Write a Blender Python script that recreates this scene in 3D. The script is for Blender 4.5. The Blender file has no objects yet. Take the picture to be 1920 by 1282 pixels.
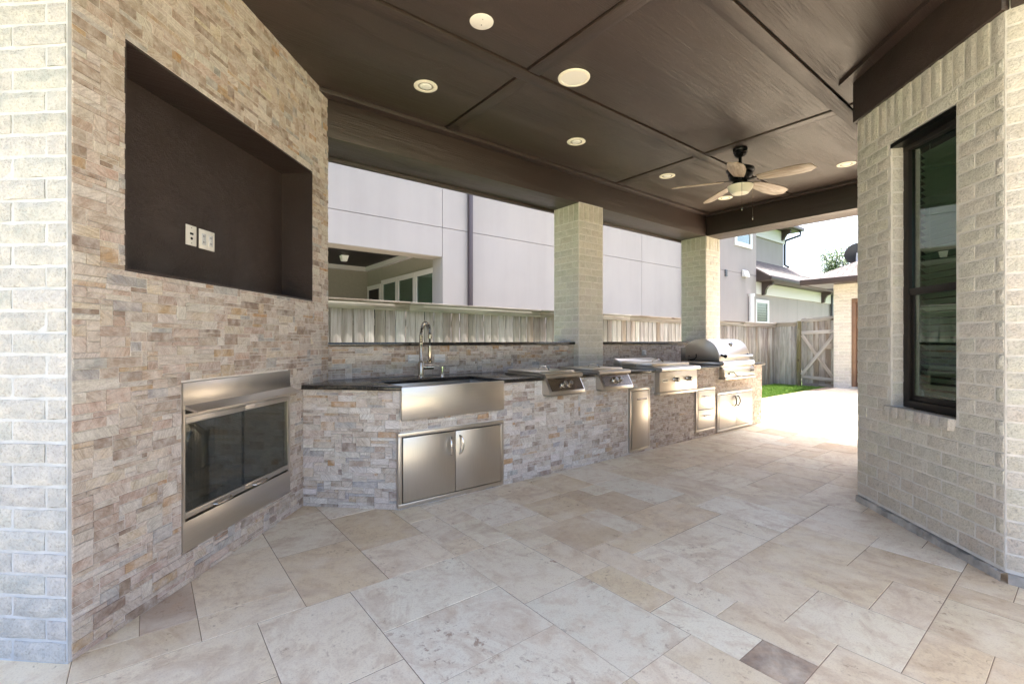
import bpy, bmesh, math, random
from mathutils import Matrix, Vector, noise
R = math.radians
sc = bpy.context.scene
col = sc.collection
random.seed(7)

# ------------------------------------------------------------------ camera, sky, sun, exposure
CAM_H, FPX, YAW = 1.25, 871.0, math.atan(1107 / 871)
cd = bpy.data.cameras.new('camera')
cd.sensor_width = 36.0
cd.lens = 36.0 * FPX / 1920.0
cd.shift_y = -3.0 / 1920.0
cd.clip_start, cd.clip_end = 0.05, 900.0
cam = bpy.data.objects.new('camera', cd)
col.objects.link(cam)
cam.location = (0, 0, CAM_H)
cam.rotation_euler = (R(90), 0, YAW - R(90))
sc.camera = cam

SUN_EL, SUN_AZ = 72.0, 6.0            # azimuth measured from +X towards +Y
w = bpy.data.worlds.new('World'); sc.world = w; w.use_nodes = True
wn = w.node_tree
bg = wn.nodes['Background']
sky = wn.nodes.new('ShaderNodeTexSky')
sky.sky_type = 'NISHITA'; sky.sun_disc = False
sky.sun_elevation = R(SUN_EL); sky.sun_rotation = R(90 - SUN_AZ)
sky.air_density = 0.75; sky.dust_density = 5.0; sky.ozone_density = 1.0
wn.links.new(sky.outputs[0], bg.inputs[0])
bg.inputs[1].default_value = 0.15
sl = bpy.data.lights.new('sun', 'SUN'); sl.energy = 4.0; sl.angle = R(0.5); sl.color = (1.0, 0.955, 0.89)
so = bpy.data.objects.new('sun', sl); col.objects.link(so)
sdir = Vector((math.cos(R(SUN_EL)) * math.cos(R(SUN_AZ)), math.cos(R(SUN_EL)) * math.sin(R(SUN_AZ)), math.sin(R(SUN_EL))))
so.rotation_euler = sdir.to_track_quat('Z', 'Y').to_euler()
so.location = (0, 0, 30)
sc.view_settings.view_transform = 'Standard'
sc.view_settings.look = 'None'
sc.view_settings.exposure = 2.56
sc.view_settings.gamma = 1.0
sc.cycles.max_bounces = 10
sc.cycles.diffuse_bounces = 6
sc.cycles.glossy_bounces = 4
sc.cycles.transparent_max_bounces = 12

CS, CC = math.sin(YAW), math.cos(YAW)
def proj(p):
    r = p[0] * CS - p[1] * CC; f = p[0] * CC + p[1] * CS
    if f < 0.05: return None
    return 960 + FPX * r / f, 638 - FPX * (p[2] - CAM_H) / f, f

# ------------------------------------------------------------------ colours and materials
def lin(r, g, b):
    f = lambda c: (c / 12.92 if c <= .04045 else ((c + .055) / 1.055) ** 2.4)
    return tuple(f(c / 255) for c in (r, g, b))

class NT:
    def __init__(s, name):
        s.m = bpy.data.materials.new(name); s.m.use_nodes = True
        s.t = s.m.node_tree; s.b = s.t.nodes['Principled BSDF']
    def n(s, typ, ins=None, **kw):
        nd = s.t.nodes.new('ShaderNode' + typ)
        for k, v in kw.items(): setattr(nd, k, v)
        for k, v in (ins or {}).items(): s.put(nd.inputs[k], v)
        return nd
    def put(s, sock, v):
        if isinstance(v, bpy.types.NodeSocket): s.t.links.new(v, sock)
        elif isinstance(v, bpy.types.Node): s.t.links.new(v.outputs[0], sock)
        else:
            if isinstance(v, tuple) and len(v) == 3 and sock.type == 'RGBA': v = v + (1,)
            sock.default_value = v
    def mix(s, f, a, b, mode='MIX'):
        nd = s.t.nodes.new('ShaderNodeMix'); nd.data_type = 'RGBA'; nd.blend_type = mode
        s.put(nd.inputs[0], f); s.put(nd.inputs[6], a); s.put(nd.inputs[7], b)
        return nd.outputs[2]
    def math(s, op, a, b=0.0, c=None):
        nd = s.t.nodes.new('ShaderNodeMath'); nd.operation = op
        s.put(nd.inputs[0], a); s.put(nd.inputs[1], b)
        if c is not None: s.put(nd.inputs[2], c)
        return nd.outputs[0]
    def ramp(s, f, *stops):
        nd = s.t.nodes.new('ShaderNodeValToRGB'); s.put(nd.inputs[0], f)
        e = nd.color_ramp.elements
        while len(e) < len(stops): e.new(0.5)
        for el, (p, c) in zip(e, stops):
            el.position = p; el.color = (c, c, c, 1) if isinstance(c, (int, float)) else tuple(c) + (1,)
        return nd.outputs[0]
    def noise(s, vec, scale, detail=4, rough=.55, w=None, dist=0.0):
        nd = s.t.nodes.new('ShaderNodeTexNoise')
        if w is not None:
            nd.noise_dimensions = '4D'; s.put(nd.inputs['W'], w)
        if vec is not None: s.put(nd.inputs['Vector'], vec)
        nd.inputs['Scale'].default_value = scale; nd.inputs['Detail'].default_value = detail
        nd.inputs['Roughness'].default_value = rough; nd.inputs['Distortion'].default_value = dist
        return nd.outputs[0]
    def scale(s, vec, x, y, z, rot=None):
        nd = s.t.nodes.new('ShaderNodeMapping'); s.put(nd.inputs[0], vec)
        nd.inputs['Scale'].default_value = (x, y, z)
        if rot: nd.inputs['Rotation'].default_value = rot
        return nd.outputs[0]
    def obj(s): return s.n('TexCoord').outputs['Object']
    def pos(s): return s.n('NewGeometry').outputs['Position']
    def bump(s, h, strength=.3, dist=.01, normal=None):
        nd = s.t.nodes.new('ShaderNodeBump'); s.put(nd.inputs['Height'], h)
        nd.inputs['Strength'].default_value = strength; nd.inputs['Distance'].default_value = dist
        if normal is not None: s.put(nd.inputs['Normal'], normal)
        return nd.outputs[0]
    def out(s, color=None, rough=None, metal=None, normal=None, spec=None):
        if color is not None: s.put(s.b.inputs['Base Color'], color)
        if rough is not None: s.put(s.b.inputs['Roughness'], rough)
        if metal is not None: s.put(s.b.inputs['Metallic'], metal)
        if normal is not None: s.put(s.b.inputs['Normal'], normal)
        if spec is not None: s.put(s.b.inputs['Specular IOR Level'], spec)
        return s.m
    def piece(s, joined):
        """colour and random seed of a piece: from the object, or from attributes where pieces are joined"""
        if joined:
            return (s.n('Attribute', attribute_name='pcol').outputs['Color'],
                    s.n('Attribute', attribute_name='seed').outputs['Fac'])
        oi = s.n('ObjectInfo')
        return oi.outputs['Color'], oi.outputs['Random']

MAT = {}
def plain(name, c, rough=.5, metal=0.0, bump=0.0, scale=60, var=0.0, spec=None):
    t = NT(name); p = t.obj()
    color = c
    if var:
        f = t.noise(p, scale * .12, 5)
        color = t.mix(t.ramp(f, (.3, 0.0), (.75, 1.0)), tuple(x * (1 - var) for x in c), tuple(min(1, x * (1 + var)) for x in c))
    nrm = t.bump(t.noise(p, scale, 4), bump, .004) if bump else None
    MAT[name] = t.out(color, rough, metal, nrm, spec)

def mk_stone(joined):
    t = NT('quartzite_' + ('joined' if joined else 'piece'))
    c, sd = t.piece(joined); p = t.obj()
    ang = t.math('MULTIPLY', sd, 2.6)
    rot = t.n('VectorRotate', {'Vector': p, 'Angle': t.math('SUBTRACT', ang, 1.3)}, rotation_type='Y_AXIS').outputs[0]
    wv = t.math('MULTIPLY', sd, 43.0)
    streak = t.noise(t.scale(rot, 14, 40, 120), 1.0, 5, .6, wv, .6)
    blot = t.noise(p, 17, 5, .6, wv)
    fine = t.noise(p, 150, 4, .6, wv)
    c1 = t.mix(t.ramp(streak, (.36, .72), (.58, 0.0)), c, t.mix(.66, c, lin(110, 90, 70)), 'MIX')
    c2 = t.mix(t.ramp(blot, (.40, 0.0), (.68, .62)), c1, lin(224, 216, 207))
    c3 = t.mix(t.ramp(fine, (.3, .35), (.6, 0.0)), c2, lin(120, 108, 98))
    h = t.math('ADD', t.math('MULTIPLY', streak, .7), t.math('MULTIPLY', fine, .5))
    return t.out(c3, .74, 0, t.bump(h, .55, .006))
def mk_brick(joined):
    t = NT('rockface_brick_' + ('joined' if joined else 'piece'))
    c, sd = t.piece(joined); p = t.obj(); wv = t.math('MULTIPLY', sd, 61.0)
    big = t.noise(p, 16, 6, .65, wv); fine = t.noise(p, 110, 5, .7, wv)
    c1 = t.mix(t.ramp(big, (.35, 0.0), (.68, .55)), c, lin(226, 221, 210))
    c2 = t.mix(t.ramp(fine, (.30, .55), (.52, 0.0)), c1, tuple(v * .6 for v in lin(160, 150, 130)))
    h = t.math('ADD', big, t.math('MULTIPLY', fine, .45))
    return t.out(c2, .9, 0, t.bump(h, 1.0, .016))
def mk_trav(joined):
    t = NT('travertine_' + ('joined' if joined else 'piece'))
    c, sd = t.piece(joined); p = t.obj(); wv = t.math('MULTIPLY', sd, 57.0)
    rot = t.n('VectorRotate', {'Vector': p, 'Angle': t.math('MULTIPLY', sd, 6.3)}, rotation_type='Z_AXIS').outputs[0]
    vein = t.noise(t.scale(rot, 3.0, 5.2, 3), 1.0, 8, .68, wv, 1.3)
    cloud = t.noise(p, 4.2, 7, .66, wv, .4)
    mott = t.noise(p, 13, 6, .7, wv, .6)
    speck = t.noise(p, 30, 5, .7, wv, .8)
    fine = t.noise(p, 140, 4, .65, wv)
    c1 = t.mix(t.ramp(vein, (.48, 0.0), (.60, .45), (.74, .8)), c, lin(188, 160, 132))
    c1 = t.mix(t.ramp(cloud, (.44, 0.0), (.70, .65)), c1, lin(234, 224, 204))
    c1 = t.mix(t.ramp(mott, (.50, 0.0), (.68, .42)), c1, lin(197, 171, 143))
    pm = t.math('MULTIPLY', t.ramp(speck, (.55, 0.0), (.63, .75)), t.ramp(cloud, (.36, 1.0), (.50, 0.0)))
    c2 = t.mix(pm, c1, lin(148, 118, 94))
    c2 = t.mix(t.ramp(fine, (.30, .30), (.50, 0.0)), c2, lin(150, 128, 108))
    pits = t.ramp(t.noise(t.scale(rot, 24, 46, 20), 1.0, 3, .5, wv), (.67, 0.0), (.73, 1.0))
    c2 = t.mix(t.math('MULTIPLY', pits, .45), c2, lin(136, 112, 92))
    h = t.math('SUBTRACT', t.math('ADD', t.math('MULTIPLY', mott, .5), t.math('MULTIPLY', fine, .35)), t.math('MULTIPLY', pits, .8))
    rg = t.ramp(mott, (.3, .48), (.7, .66))
    return t.out(c2, rg, 0, t.bump(h, .4, .004), .35)
def mk_wood(name, axis=2, joined=False, mul=1.0):
    t = NT(name); c, sd = t.piece(joined); p = t.obj(); wv = t.math('MULTIPLY', sd, 71.0)
    s = [46, 46, 46]; s[axis] = 2.2
    g = t.noise(t.scale(p, *s), 1.0, 6, .65, wv, .5)
    s2 = [9, 9, 9]; s2[axis] = 1.1
    b = t.noise(t.scale(p, *s2), 1.0, 4, .6, wv, .3)
    f = t.noise(p, 90, 3, .6, wv)
    c1 = t.mix(t.ramp(g, (.34, .6), (.58, 0.0)), c, lin(104, 95, 87))
    c2 = t.mix(t.ramp(b, (.45, 0.0), (.68, .5)), c1, lin(196, 192, 187))
    s3 = [11, 11, 11]; s3[axis] = 4.5
    k = t.noise(t.scale(p, *s3), 1.0, 1, .3, wv)
    c3 = t.mix(t.ramp(k, (.735, 0.0), (.775, .8)), c2, lin(64, 48, 38))
    return t.out(c3, .86, 0, t.bump(t.math('ADD', g, t.math('MULTIPLY', f, .2)), .5, .006), .25)
def mk_paint(name, axis=0, c=(.038, .0250, .0205)):
    """dark brown paint over embossed cedar-grain board"""
    t = NT(name); p = t.pos()
    s = [24, 24, 24]; s[axis] = 1.5
    s4 = [58, 58, 58]; s4[axis] = 1.1
    lines = t.noise(t.scale(p, *s4), 1.0, 3, .55, None, 2.2)
    zone = t.ramp(t.noise(t.scale(p, *[.8 if q == axis else 5.0 for q in range(3)]), 1.0, 3, .5), (.42, .08), (.62, 1.0))
    g = t.noise(t.scale(p, *s), 1.0, 7, .7, None, 1.2)
    fine = t.noise(p, 160, 3, .6)
    patch = t.noise(t.scale(p, *([.5 if i == axis else 1.6 for i in range(3)])), 1.0, 4, .6)
    cc = t.mix(t.ramp(patch, (.35, 0.0), (.7, 1.0)), tuple(x * .85 for x in c), tuple(x * 1.25 for x in c))
    h = t.math('ADD', t.math('MULTIPLY', lines, zone), t.math('ADD', t.math('MULTIPLY', g, .35), t.math('MULTIPLY', fine, .25)))
    rg = t.ramp(patch, (.3, .36), (.7, .50))
    return t.out(cc, rg, 0, t.bump(h, .9, .0065), .55)
def mk_steel(name, axis=0, c=(.60, .56, .505), rough=.31):
    t = NT(name); p = t.obj()
    s = [420, 420, 420]; s[axis] = 6
    g = t.noise(t.scale(p, *s), 1.0, 3, .6)
    sm = t.noise(p, 5, 3, .5)
    rg = t.math('ADD', t.math('MULTIPLY', g, .10), t.math('ADD', t.math('MULTIPLY', sm, .10), rough - .1))
    big = t.noise(t.scale(p, 3.0, 3.0, 1.2), 1.0, 2, .5)
    n1 = t.bump(g, .22, .001)
    c = t.mix(g, tuple(x * .86 for x in c), tuple(min(1, x * 1.1) for x in c))
    n2 = t.bump(big, .06, .01, n1)
    return t.out(c, rg, 1.0, n2)
def mk_glass(name, tint, refl=.5, rough=.0):
    t = NT(name)
    tr = t.n('BsdfTransparent', {0: tint}); gl = t.n('BsdfGlossy', {0: (.9, .95, .92), 'Roughness': rough})
    fr = t.n('LayerWeight', {0: .5}).outputs['Facing']
    f = t.math('MULTIPLY_ADD', t.math('POWER', fr, 4.0), .55, refl)
    ms = t.n('MixShader', {0: f, 1: tr.outputs[0], 2: gl.outputs[0]})
    t.t.links.new(ms.outputs[0], t.t.nodes['Material Output'].inputs[0])
    MAT[name] = t.m

STONE, STONE_J = mk_stone(False), mk_stone(True)
BRICK, BRICK_J = mk_brick(False), mk_brick(True)
TRAV, TRAV_J = mk_trav(False), mk_trav(True)
FENCE_V = mk_wood('weathered_fence_wood', 2)
FENCE_X = mk_wood('weathered_rail_wood', 0)
FENCE_Y = mk_wood('weathered_gate_rail_wood', 1)
MAT['paint_x'] = mk_paint('brown_paint_board', 0)
MAT['paint_y'] = mk_paint('brown_paint_board_cross', 1)
MAT['steel'] = mk_steel('brushed_stainless', 0)
MAT['steel_v'] = mk_steel('brushed_stainless_upright', 2)
MAT['steel_dark'] = mk_steel('sink_basin_steel', 0, (.36, .35, .33), .35)
MAT['steel_reflection'] = mk_steel('steel_painted_reflection', 0, (.30, .265, .235), .24)  # reflection of the dark ceiling put into the steel colour
plain('chrome', (.72, .70, .66), .12, 1.0)
plain('nickel', lin(172, 165, 153), .24, 1.0)
plain('grout', lin(222, 215, 206), .95, 0, .4, 120, .12)
plain('mortar', lin(220, 215, 206), .95, 0, .6, 110, .14)
plain('mortar_pier', lin(190, 193, 194), .95, 0, .6, 110, .14)
plain('floor_joint', lin(140, 122, 104), .95, 0, .3, 100, .2)
plain('white_plastic', lin(232, 228, 218), .4)
plain('cover_plastic', lin(214, 214, 214), .25)
plain('cream_trim', lin(238, 232, 214), .5)
plain('black_metal', (.012, .012, .012), .32, .6)
plain('black_rubber', (.01, .01, .01), .6)
plain('frame_bronze', lin(38, 33, 30), .42, .3)
plain('firebox', (.16, .145, .13), .9, 0, .5, 40, .4)
plain('refractory', (.34, .30, .26), .9, 0, .6, 50, .3)
plain('log', (.26, .20, .15), .95, 0, .8, 40, .5)
plain('concrete', lin(176, 170, 161), .95, 0, 1.0, 60, .55)
def mk_stucco(name, c):
    t = NT(name); p = t.pos()
    a = t.noise(t.scale(p, 2.6, 2.6, .22), 1.0, 5, .6); b = t.noise(p, .7, 5, .6); f = t.noise(p, 85, 4, .65)
    k = t.mix(t.ramp(a, (.40, 0.0), (.75, .5)), c, tuple(x * .80 for x in c))
    k = t.mix(t.ramp(b, (.35, 0.0), (.7, .6)), k, tuple(x * 1.10 for x in c))
    MAT[name] = t.out(k, .95, 0, t.bump(f, .8, .006))
mk_stucco('stucco', (.335, .311, .291)); mk_stucco('stucco_grey', (.315, .276, .257))
plain('stucco_tan', (.30, .265, .215), .95, 0, .35, 140, .05)
plain('bounce_slab_concrete', (.42, .39, .35), .9, 0, .4, 30, .12)
plain('stucco_joint', (.16, .15, .145), .95)
plain('dark_wood', (.020, .0135, .010), .6, 0, .3, 30, .3)
plain('white_trim', (.70, .69, .66), .55)
plain('frieze', (.60, .555, .525), .6)
plain('brown_trim', (.055, .038, .032), .5, 0, .1, 60, .1)
plain('downspout', (.060, .045, .050), .45)
plain('gutter_grey', (.05, .055, .06), .4)
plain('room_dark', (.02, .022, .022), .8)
plain('blind', lin(176, 178, 172), .5)
plain('pvc', (.74, .73, .69), .4)
plain('dish_grey', (.045, .05, .058), .5)
plain('ceramic_bowl', lin(232, 228, 204), .3)
plain('orange', lin(196, 120, 92), .85, 0, .5, 60, .2)
plain('door_brown', lin(120, 92, 72), .5, 0, .1, 40, .15)
plain('bulb', lin(236, 236, 228), .35)
plain('baffle_grey', lin(150, 146, 132), .5)
plain('deck_shadow_black', (.012, .010, .009), .95)  # painted near black so gaps between panels read as shadow lines
plain('screen_black', (.07, .065, .06), .5)
mk_glass('fire_glass', (.74, .74, .71), .07)
mk_glass('window_glass', (.62, .74, .66), .17)
mk_glass('neighbour_glass', (.55, .70, .66), .15)
def mk_granite():
    t = NT('black_granite'); p = t.pos()
    a = t.noise(p, 140, 3, .7); b = t.n('TexVoronoi', {'Vector': p, 'Scale': 95.0}).outputs['Distance']
    c = t.mix(t.ramp(a, (.5, 0.0), (.62, .8)), (.008, .008, .008), (.075, .062, .05))
    c = t.mix(t.ramp(b, (.06, .7), (.2, 0.0)), c, (.11, .10, .085))
    MAT['granite'] = t.out(c, .13, 0, None, .5)
mk_granite()
def mk_shingle():
    t = NT('roof_shingles'); p = t.obj()
    br = t.n('TexBrick', {'Vector': p, 'Color1': (.105, .088, .088), 'Color2': (.16, .135, .13), 'Mortar': (.045, .04, .04), 'Scale': 1.0, 'Mortar Size': .012, 'Brick Width': .32, 'Row Height': .14, 'Bias': -.1})
    f = t.noise(p, 60, 4)
    c = t.mix(t.ramp(f, (.3, .45), (.65, 0.0)), br.outputs[0], (.05, .045, .045))
    MAT['shingle'] = t.out(c, .95, 0, t.bump(t.math('ADD', f, br.outputs['Fac']), .5, .02))
mk_shingle()
def mk_ground():
    t = NT('lawn_soil'); p = t.pos()
    a = t.noise(p, 1.2, 5); b = t.noise(p, 40, 4)
    c = t.mix(t.ramp(a, (.35, 0.0), (.7, 1.0)), (.055, .11, .016), (.075, .135, .022))
    c = t.mix(t.ramp(b, (.3, .5), (.6, 0.0)), c, (.03, .05, .012))
    MAT['ground'] = t.out(c, .95, 0, t.bump(b, .6, .03))
    t = NT('grass_blade'); sd = t.n('Attribute', attribute_name='seed').outputs['Fac']
    c = t.mix(sd, (.085, .17, .014), (.15, .25, .024))
    MAT['blade'] = t.out(c, .6)
    t = NT('tree_leaf'); sd = t.n('Attribute', attribute_name='seed').outputs['Fac']
    MAT['leaf'] = t.out(t.mix(sd, (.05, .10, .025), (.12, .18, .05)), .6)
mk_ground()
plain('bark', (.10, .08, .06), .95, 0, .8, 20, .3)
def mk_bladewood():
    t = NT('fan_blade_oak'); p = t.obj()
    g = t.noise(t.scale(p, 3.2, 34, 10), 1.0, 5, .6, None, .8)
    c = t.mix(t.ramp(g, (.38, .8), (.6, 0.0)), lin(180, 166, 148), lin(132, 110, 89))
    MAT['oak'] = t.out(c, .45)
mk_bladewood()

# ------------------------------------------------------------------ mesh helpers
class MB:
    def __init__(s): s.v = []; s.f = []
    def add(s, vs, fs):
        o = len(s.v); s.v += [tuple(p) for p in vs]; s.f += [tuple(i + o for i in f) for f in fs]; return s
    def box(s, x0, x1, y0, y1, z0, z1):
        return s.add([(x0, y0, z0), (x1, y0, z0), (x1, y1, z0), (x0, y1, z0), (x0, y0, z1), (x1, y0, z1), (x1, y1, z1), (x0, y1, z1)],
                     [(0, 3, 2, 1), (4, 5, 6, 7), (0, 1, 5, 4), (1, 2, 6, 5), (2, 3, 7, 6), (3, 0, 4, 7)])
    def prism(s, pts, lo, hi, axis='x'):
        n = len(pts)
        if axis == 'x': mk = lambda a, b, t: (t, a, b)
        elif axis == 'y': mk = lambda a, b, t: (a, t, b)
        else: mk = lambda a, b, t: (a, b, t)
        vs = [mk(a, b, lo) for a, b in pts] + [mk(a, b, hi) for a, b in pts]
        return s.add(vs, [tuple(range(n))[::-1], tuple(range(n, 2 * n))] + [(i, (i + 1) % n, n + (i + 1) % n, n + i) for i in range(n)])
    def cyl(s, p0, p1, r0, r1=None, n=16):
        r1 = r0 if r1 is None else r1
        p0, p1 = Vector(p0), Vector(p1); d = (p1 - p0).normalized()
        a = d.orthogonal().normalized(); b = d.cross(a)
        ring = lambda p, r: [p + (a * math.cos(2 * math.pi * k / n) + b * math.sin(2 * math.pi * k / n)) * r for k in range(n)]
        return s.add(ring(p0, r0) + ring(p1, r1), [tuple(range(n))[::-1], tuple(range(n, 2 * n))] + [(i, (i + 1) % n, n + (i + 1) % n, n + i) for i in range(n)])
    def tube(s, pts, r, n=8):
        pts = [Vector(p) for p in pts]; rings = []; a = None
        for i, p in enumerate(pts):
            d = (pts[min(i + 1, len(pts) - 1)] - pts[max(i - 1, 0)]).normalized()
            if a is None: a = d.orthogonal().normalized()
            a = (a - d * a.dot(d)).normalized(); b = d.cross(a)
            rr = r[i] if isinstance(r, (list, tuple)) else r
            rings += [p + (a * math.cos(2 * math.pi * k / n) + b * math.sin(2 * math.pi * k / n)) * rr for k in range(n)]
        m = len(pts); fs = [tuple(range(n))[::-1], tuple(range((m - 1) * n, m * n))]
        for i in range(m - 1):
            fs += [(i * n + k, i * n + (k + 1) % n, (i + 1) * n + (k + 1) % n, (i + 1) * n + k) for k in range(n)]
        return s.add(rings, fs)
    def lathe(s, prof, c=(0, 0, 0), n=28):
        vs = [(c[0] + r * math.cos(2 * math.pi * k / n), c[1] + r * math.sin(2 * math.pi * k / n), c[2] + z) for r, z in prof for k in range(n)]
        m = len(prof); fs = [tuple(range(n))[::-1], tuple(range((m - 1) * n, m * n))]
        for i in range(m - 1):
            fs += [(i * n + k, i * n + (k + 1) % n, (i + 1) * n + (k + 1) % n, (i + 1) * n + k) for k in range(n)]
        return s.add(vs, fs)
    def build(s, name, mat, parent=None, bevel=0.0, smooth=True, seg=2, recalc=True):
        me = bpy.data.meshes.new(name); me.from_pydata(s.v, [], s.f)
        if recalc or bevel:
            bm = bmesh.new(); bm.from_mesh(me)
            if bevel:
                ed = [e for e in bm.edges if len(e.link_faces) == 2 and e.calc_face_angle(0) > .5]
                bmesh.ops.bevel(bm, geom=ed, offset=bevel, segments=seg, affect='EDGES', profile=.5, clamp_overlap=True)
            bmesh.ops.recalc_face_normals(bm, faces=bm.faces)
            bm.to_mesh(me); bm.free()
        me.materials.append(MAT[mat] if isinstance(mat, str) else mat)
        if smooth:
            me.polygons.foreach_set('use_smooth', [True] * len(me.polygons)); me.set_sharp_from_angle(angle=R(38))
        o = bpy.data.objects.new(name, me); col.objects.link(o)
        if parent is not None: o.parent = parent
        return o
def bx(name, mat, parent, x0, x1, y0, y1, z0, z1, bevel=0.0):
    return MB().box(x0, x1, y0, y1, z0, z1).build(name, mat, parent, bevel)
def tag(o, label, cat, group=None):
    o['label'] = label; o['category'] = cat
    if group: o['group'] = group
    return o
def thing(name, label, cat, loc=(0, 0, 0), rz=0.0, group=None):
    o = bpy.data.objects.new(name, None); o.empty_display_size = .1; col.objects.link(o)
    o.location = loc; o.rotation_euler = (0, 0, rz); return tag(o, label, cat, group)
def struct(o): o['kind'] = 'structure'; return o
def stuff(o): o['kind'] = 'stuff'; return o
def jit(c, a, rnd): 
    k = 1 + rnd.uniform(-a, a); return tuple(max(0, min(1, x * k * (1 + rnd.uniform(-a, a) * .25))) for x in c)
def frame(origin, ang):
    return Matrix.Translation(Vector(origin)) @ Matrix.Rotation(ang, 4, 'Z')

# piece meshes: local x 0..w, z 0..h, front towards -y
PM = {}
def stone_geo(w, h, g=.0012, c=.0016):
    x0, x1, z0, z1 = g, w - g, g, h - g
    vs = [(x0, .012, z0), (x1, .012, z0), (x1, .012, z1), (x0, .012, z1),
          (x0, 0, z0), (x1, 0, z0), (x1, 0, z1), (x0, 0, z1),
          (x0 + c, -c, z0 + c), (x1 - c, -c, z0 + c), (x1 - c, -c, z1 - c), (x0 + c, -c, z1 - c)]
    fs = [(8, 9, 10, 11)]
    for b in (0, 4):
        fs += [(b, b + 1, b + 5, b + 4), (b + 1, b + 2, b + 6, b + 5), (b + 2, b + 3, b + 7, b + 6), (b + 3, b, b + 4, b + 7)]
    return vs, fs
def brick_geo(w, h, var, j=.0045):
    rnd = random.Random(var * 31 + int(w * 1000) + int(h * 7000))
    nx = 5 if w > h else 3; nz = 3 if w > h else 5
    if w < .13 and h < .13: nx = nz = 3
    vs, fs = [], []
    ex = lambda: rnd.uniform(0, .0042)
    for k in range(nz + 1):
        for i in range(nx + 1):
            x = j + (w - 2 * j) * i / nx; z = j + (h - 2 * j) * k / nz
            edge = i in (0, nx) or k in (0, nz)
            if edge:
                x += (ex() if i == 0 else -ex() if i == nx else rnd.uniform(-.003, .003))
                z += (ex() if k == 0 else -ex() if k == nz else rnd.uniform(-.002, .002))
                y = -rnd.uniform(.0005, .0025)
            else:
                y = -rnd.uniform(.0035, .0085)
            vs.append((x, y, z))
    W = nx + 1
    for k in range(nz):
        for i in range(nx): fs.append((k * W + i, k * W + i + 1, (k + 1) * W + i + 1, (k + 1) * W + i))
    o = len(vs); cor = [0, nx, nz * W + nx, nz * W]
    vs += [(vs[c_][0], .02, vs[c_][2]) for c_ in cor]
    rim = [list(range(0, nx + 1)), [k * W + nx for k in range(nz + 1)], [nz * W + i for i in range(nx, -1, -1)], [k * W for k in range(nz, -1, -1)]]
    for q in range(4):
        r_ = rim[q]; fs.append(tuple([o + q, o + (q + 1) % 4] + r_[::-1]))
    return vs, fs
def tile_geo(w, d, g=.0014, c=.0014, t=.03):
    x0, x1, y0, y1 = g, w - g, g, d - g
    vs = [(x0, y0, -t), (x1, y0, -t), (x1, y1, -t), (x0, y1, -t), (x0, y0, -c), (x1, y0, -c), (x1, y1, -c), (x0, y1, -c),
          (x0 + c, y0 + c, 0), (x1 - c, y0 + c, 0), (x1 - c, y1 - c, 0), (x0 + c, y1 - c, 0)]
    fs = [(8, 9, 10, 11)]
    for b in (0, 4):
        fs += [(b, b + 1, b + 5, b + 4), (b + 1, b + 2, b + 6, b + 5), (b + 2, b + 3, b + 7, b + 6), (b + 3, b, b + 4, b + 7)]
    return vs, fs
def pieces(parent, M, items, geo, name, mp, mj, joined_name, limit=300, smooth=False):
    """items: (x, y, z, a, b, var, colour). The largest in view become objects of their own, the rest one joined part."""
    def rank(it):
        p = proj(M @ Vector((it[0] + it[3] / 2 if True else 0, it[1] + (it[4] / 2 if geo is tile_geo else 0), it[2] + (0 if geo is tile_geo else it[4] / 2))))
        if p is None: return 0
        vis = 1.0 if (-60 < p[0] < 1980 and -60 < p[1] < 1340) else .001
        k = it[3] * it[4] / p[2] ** 2
        if geo is tile_geo: k /= p[2]
        return k * vis
    items = sorted(items, key=rank, reverse=True)
    for it in items[:limit]:
        key = (geo.__name__, round(it[3], 4), round(it[4], 4), it[5], name)
        me = PM.get(key)
        if me is None:
            vs, fs = geo(it[3], it[4]) if geo is not brick_geo else geo(it[3], it[4], it[5])
            me = bpy.data.meshes.new(name); me.from_pydata(vs, [], fs); me.materials.append(mp)
            if smooth: me.polygons.foreach_set('use_smooth', [True] * len(me.polygons)); me.set_sharp_from_angle(angle=R(14))
            PM[key] = me
        o = bpy.data.objects.new(name, me); col.objects.link(o); o.parent = parent
        o.location = it[:3]; o.color = tuple(it[6]) + (1,)
    rest = items[limit:]
    if rest:
        V, Fc, C, S = [], [], [], []
        for it in rest:
            vs, fs = geo(it[3], it[4]) if geo is not brick_geo else geo(it[3], it[4], it[5])
            o = len(V); V += [(a + it[0], b + it[1], c_ + it[2]) for a, b, c_ in vs]
            sd = random.random()
            for f in fs:
                Fc.append(tuple(i + o for i in f)); C.append(tuple(it[6]) + (1,)); S.append(sd)
        me = bpy.data.meshes.new(joined_name); me.from_pydata(V, [], Fc); me.materials.append(mj)
        ca = me.attributes.new('pcol', 'FLOAT_COLOR', 'FACE'); ca.data.foreach_set('color', [x for c_ in C for x in c_])
        sa = me.attributes.new('seed', 'FLOAT', 'FACE'); sa.data.foreach_set('value', S)
        if smooth: me.polygons.foreach_set('use_smooth', [True] * len(me.polygons)); me.set_sharp_from_angle(angle=R(50))
        o = bpy.data.objects.new(joined_name, me); col.objects.link(o); o.parent = parent; stuff(o)

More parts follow.
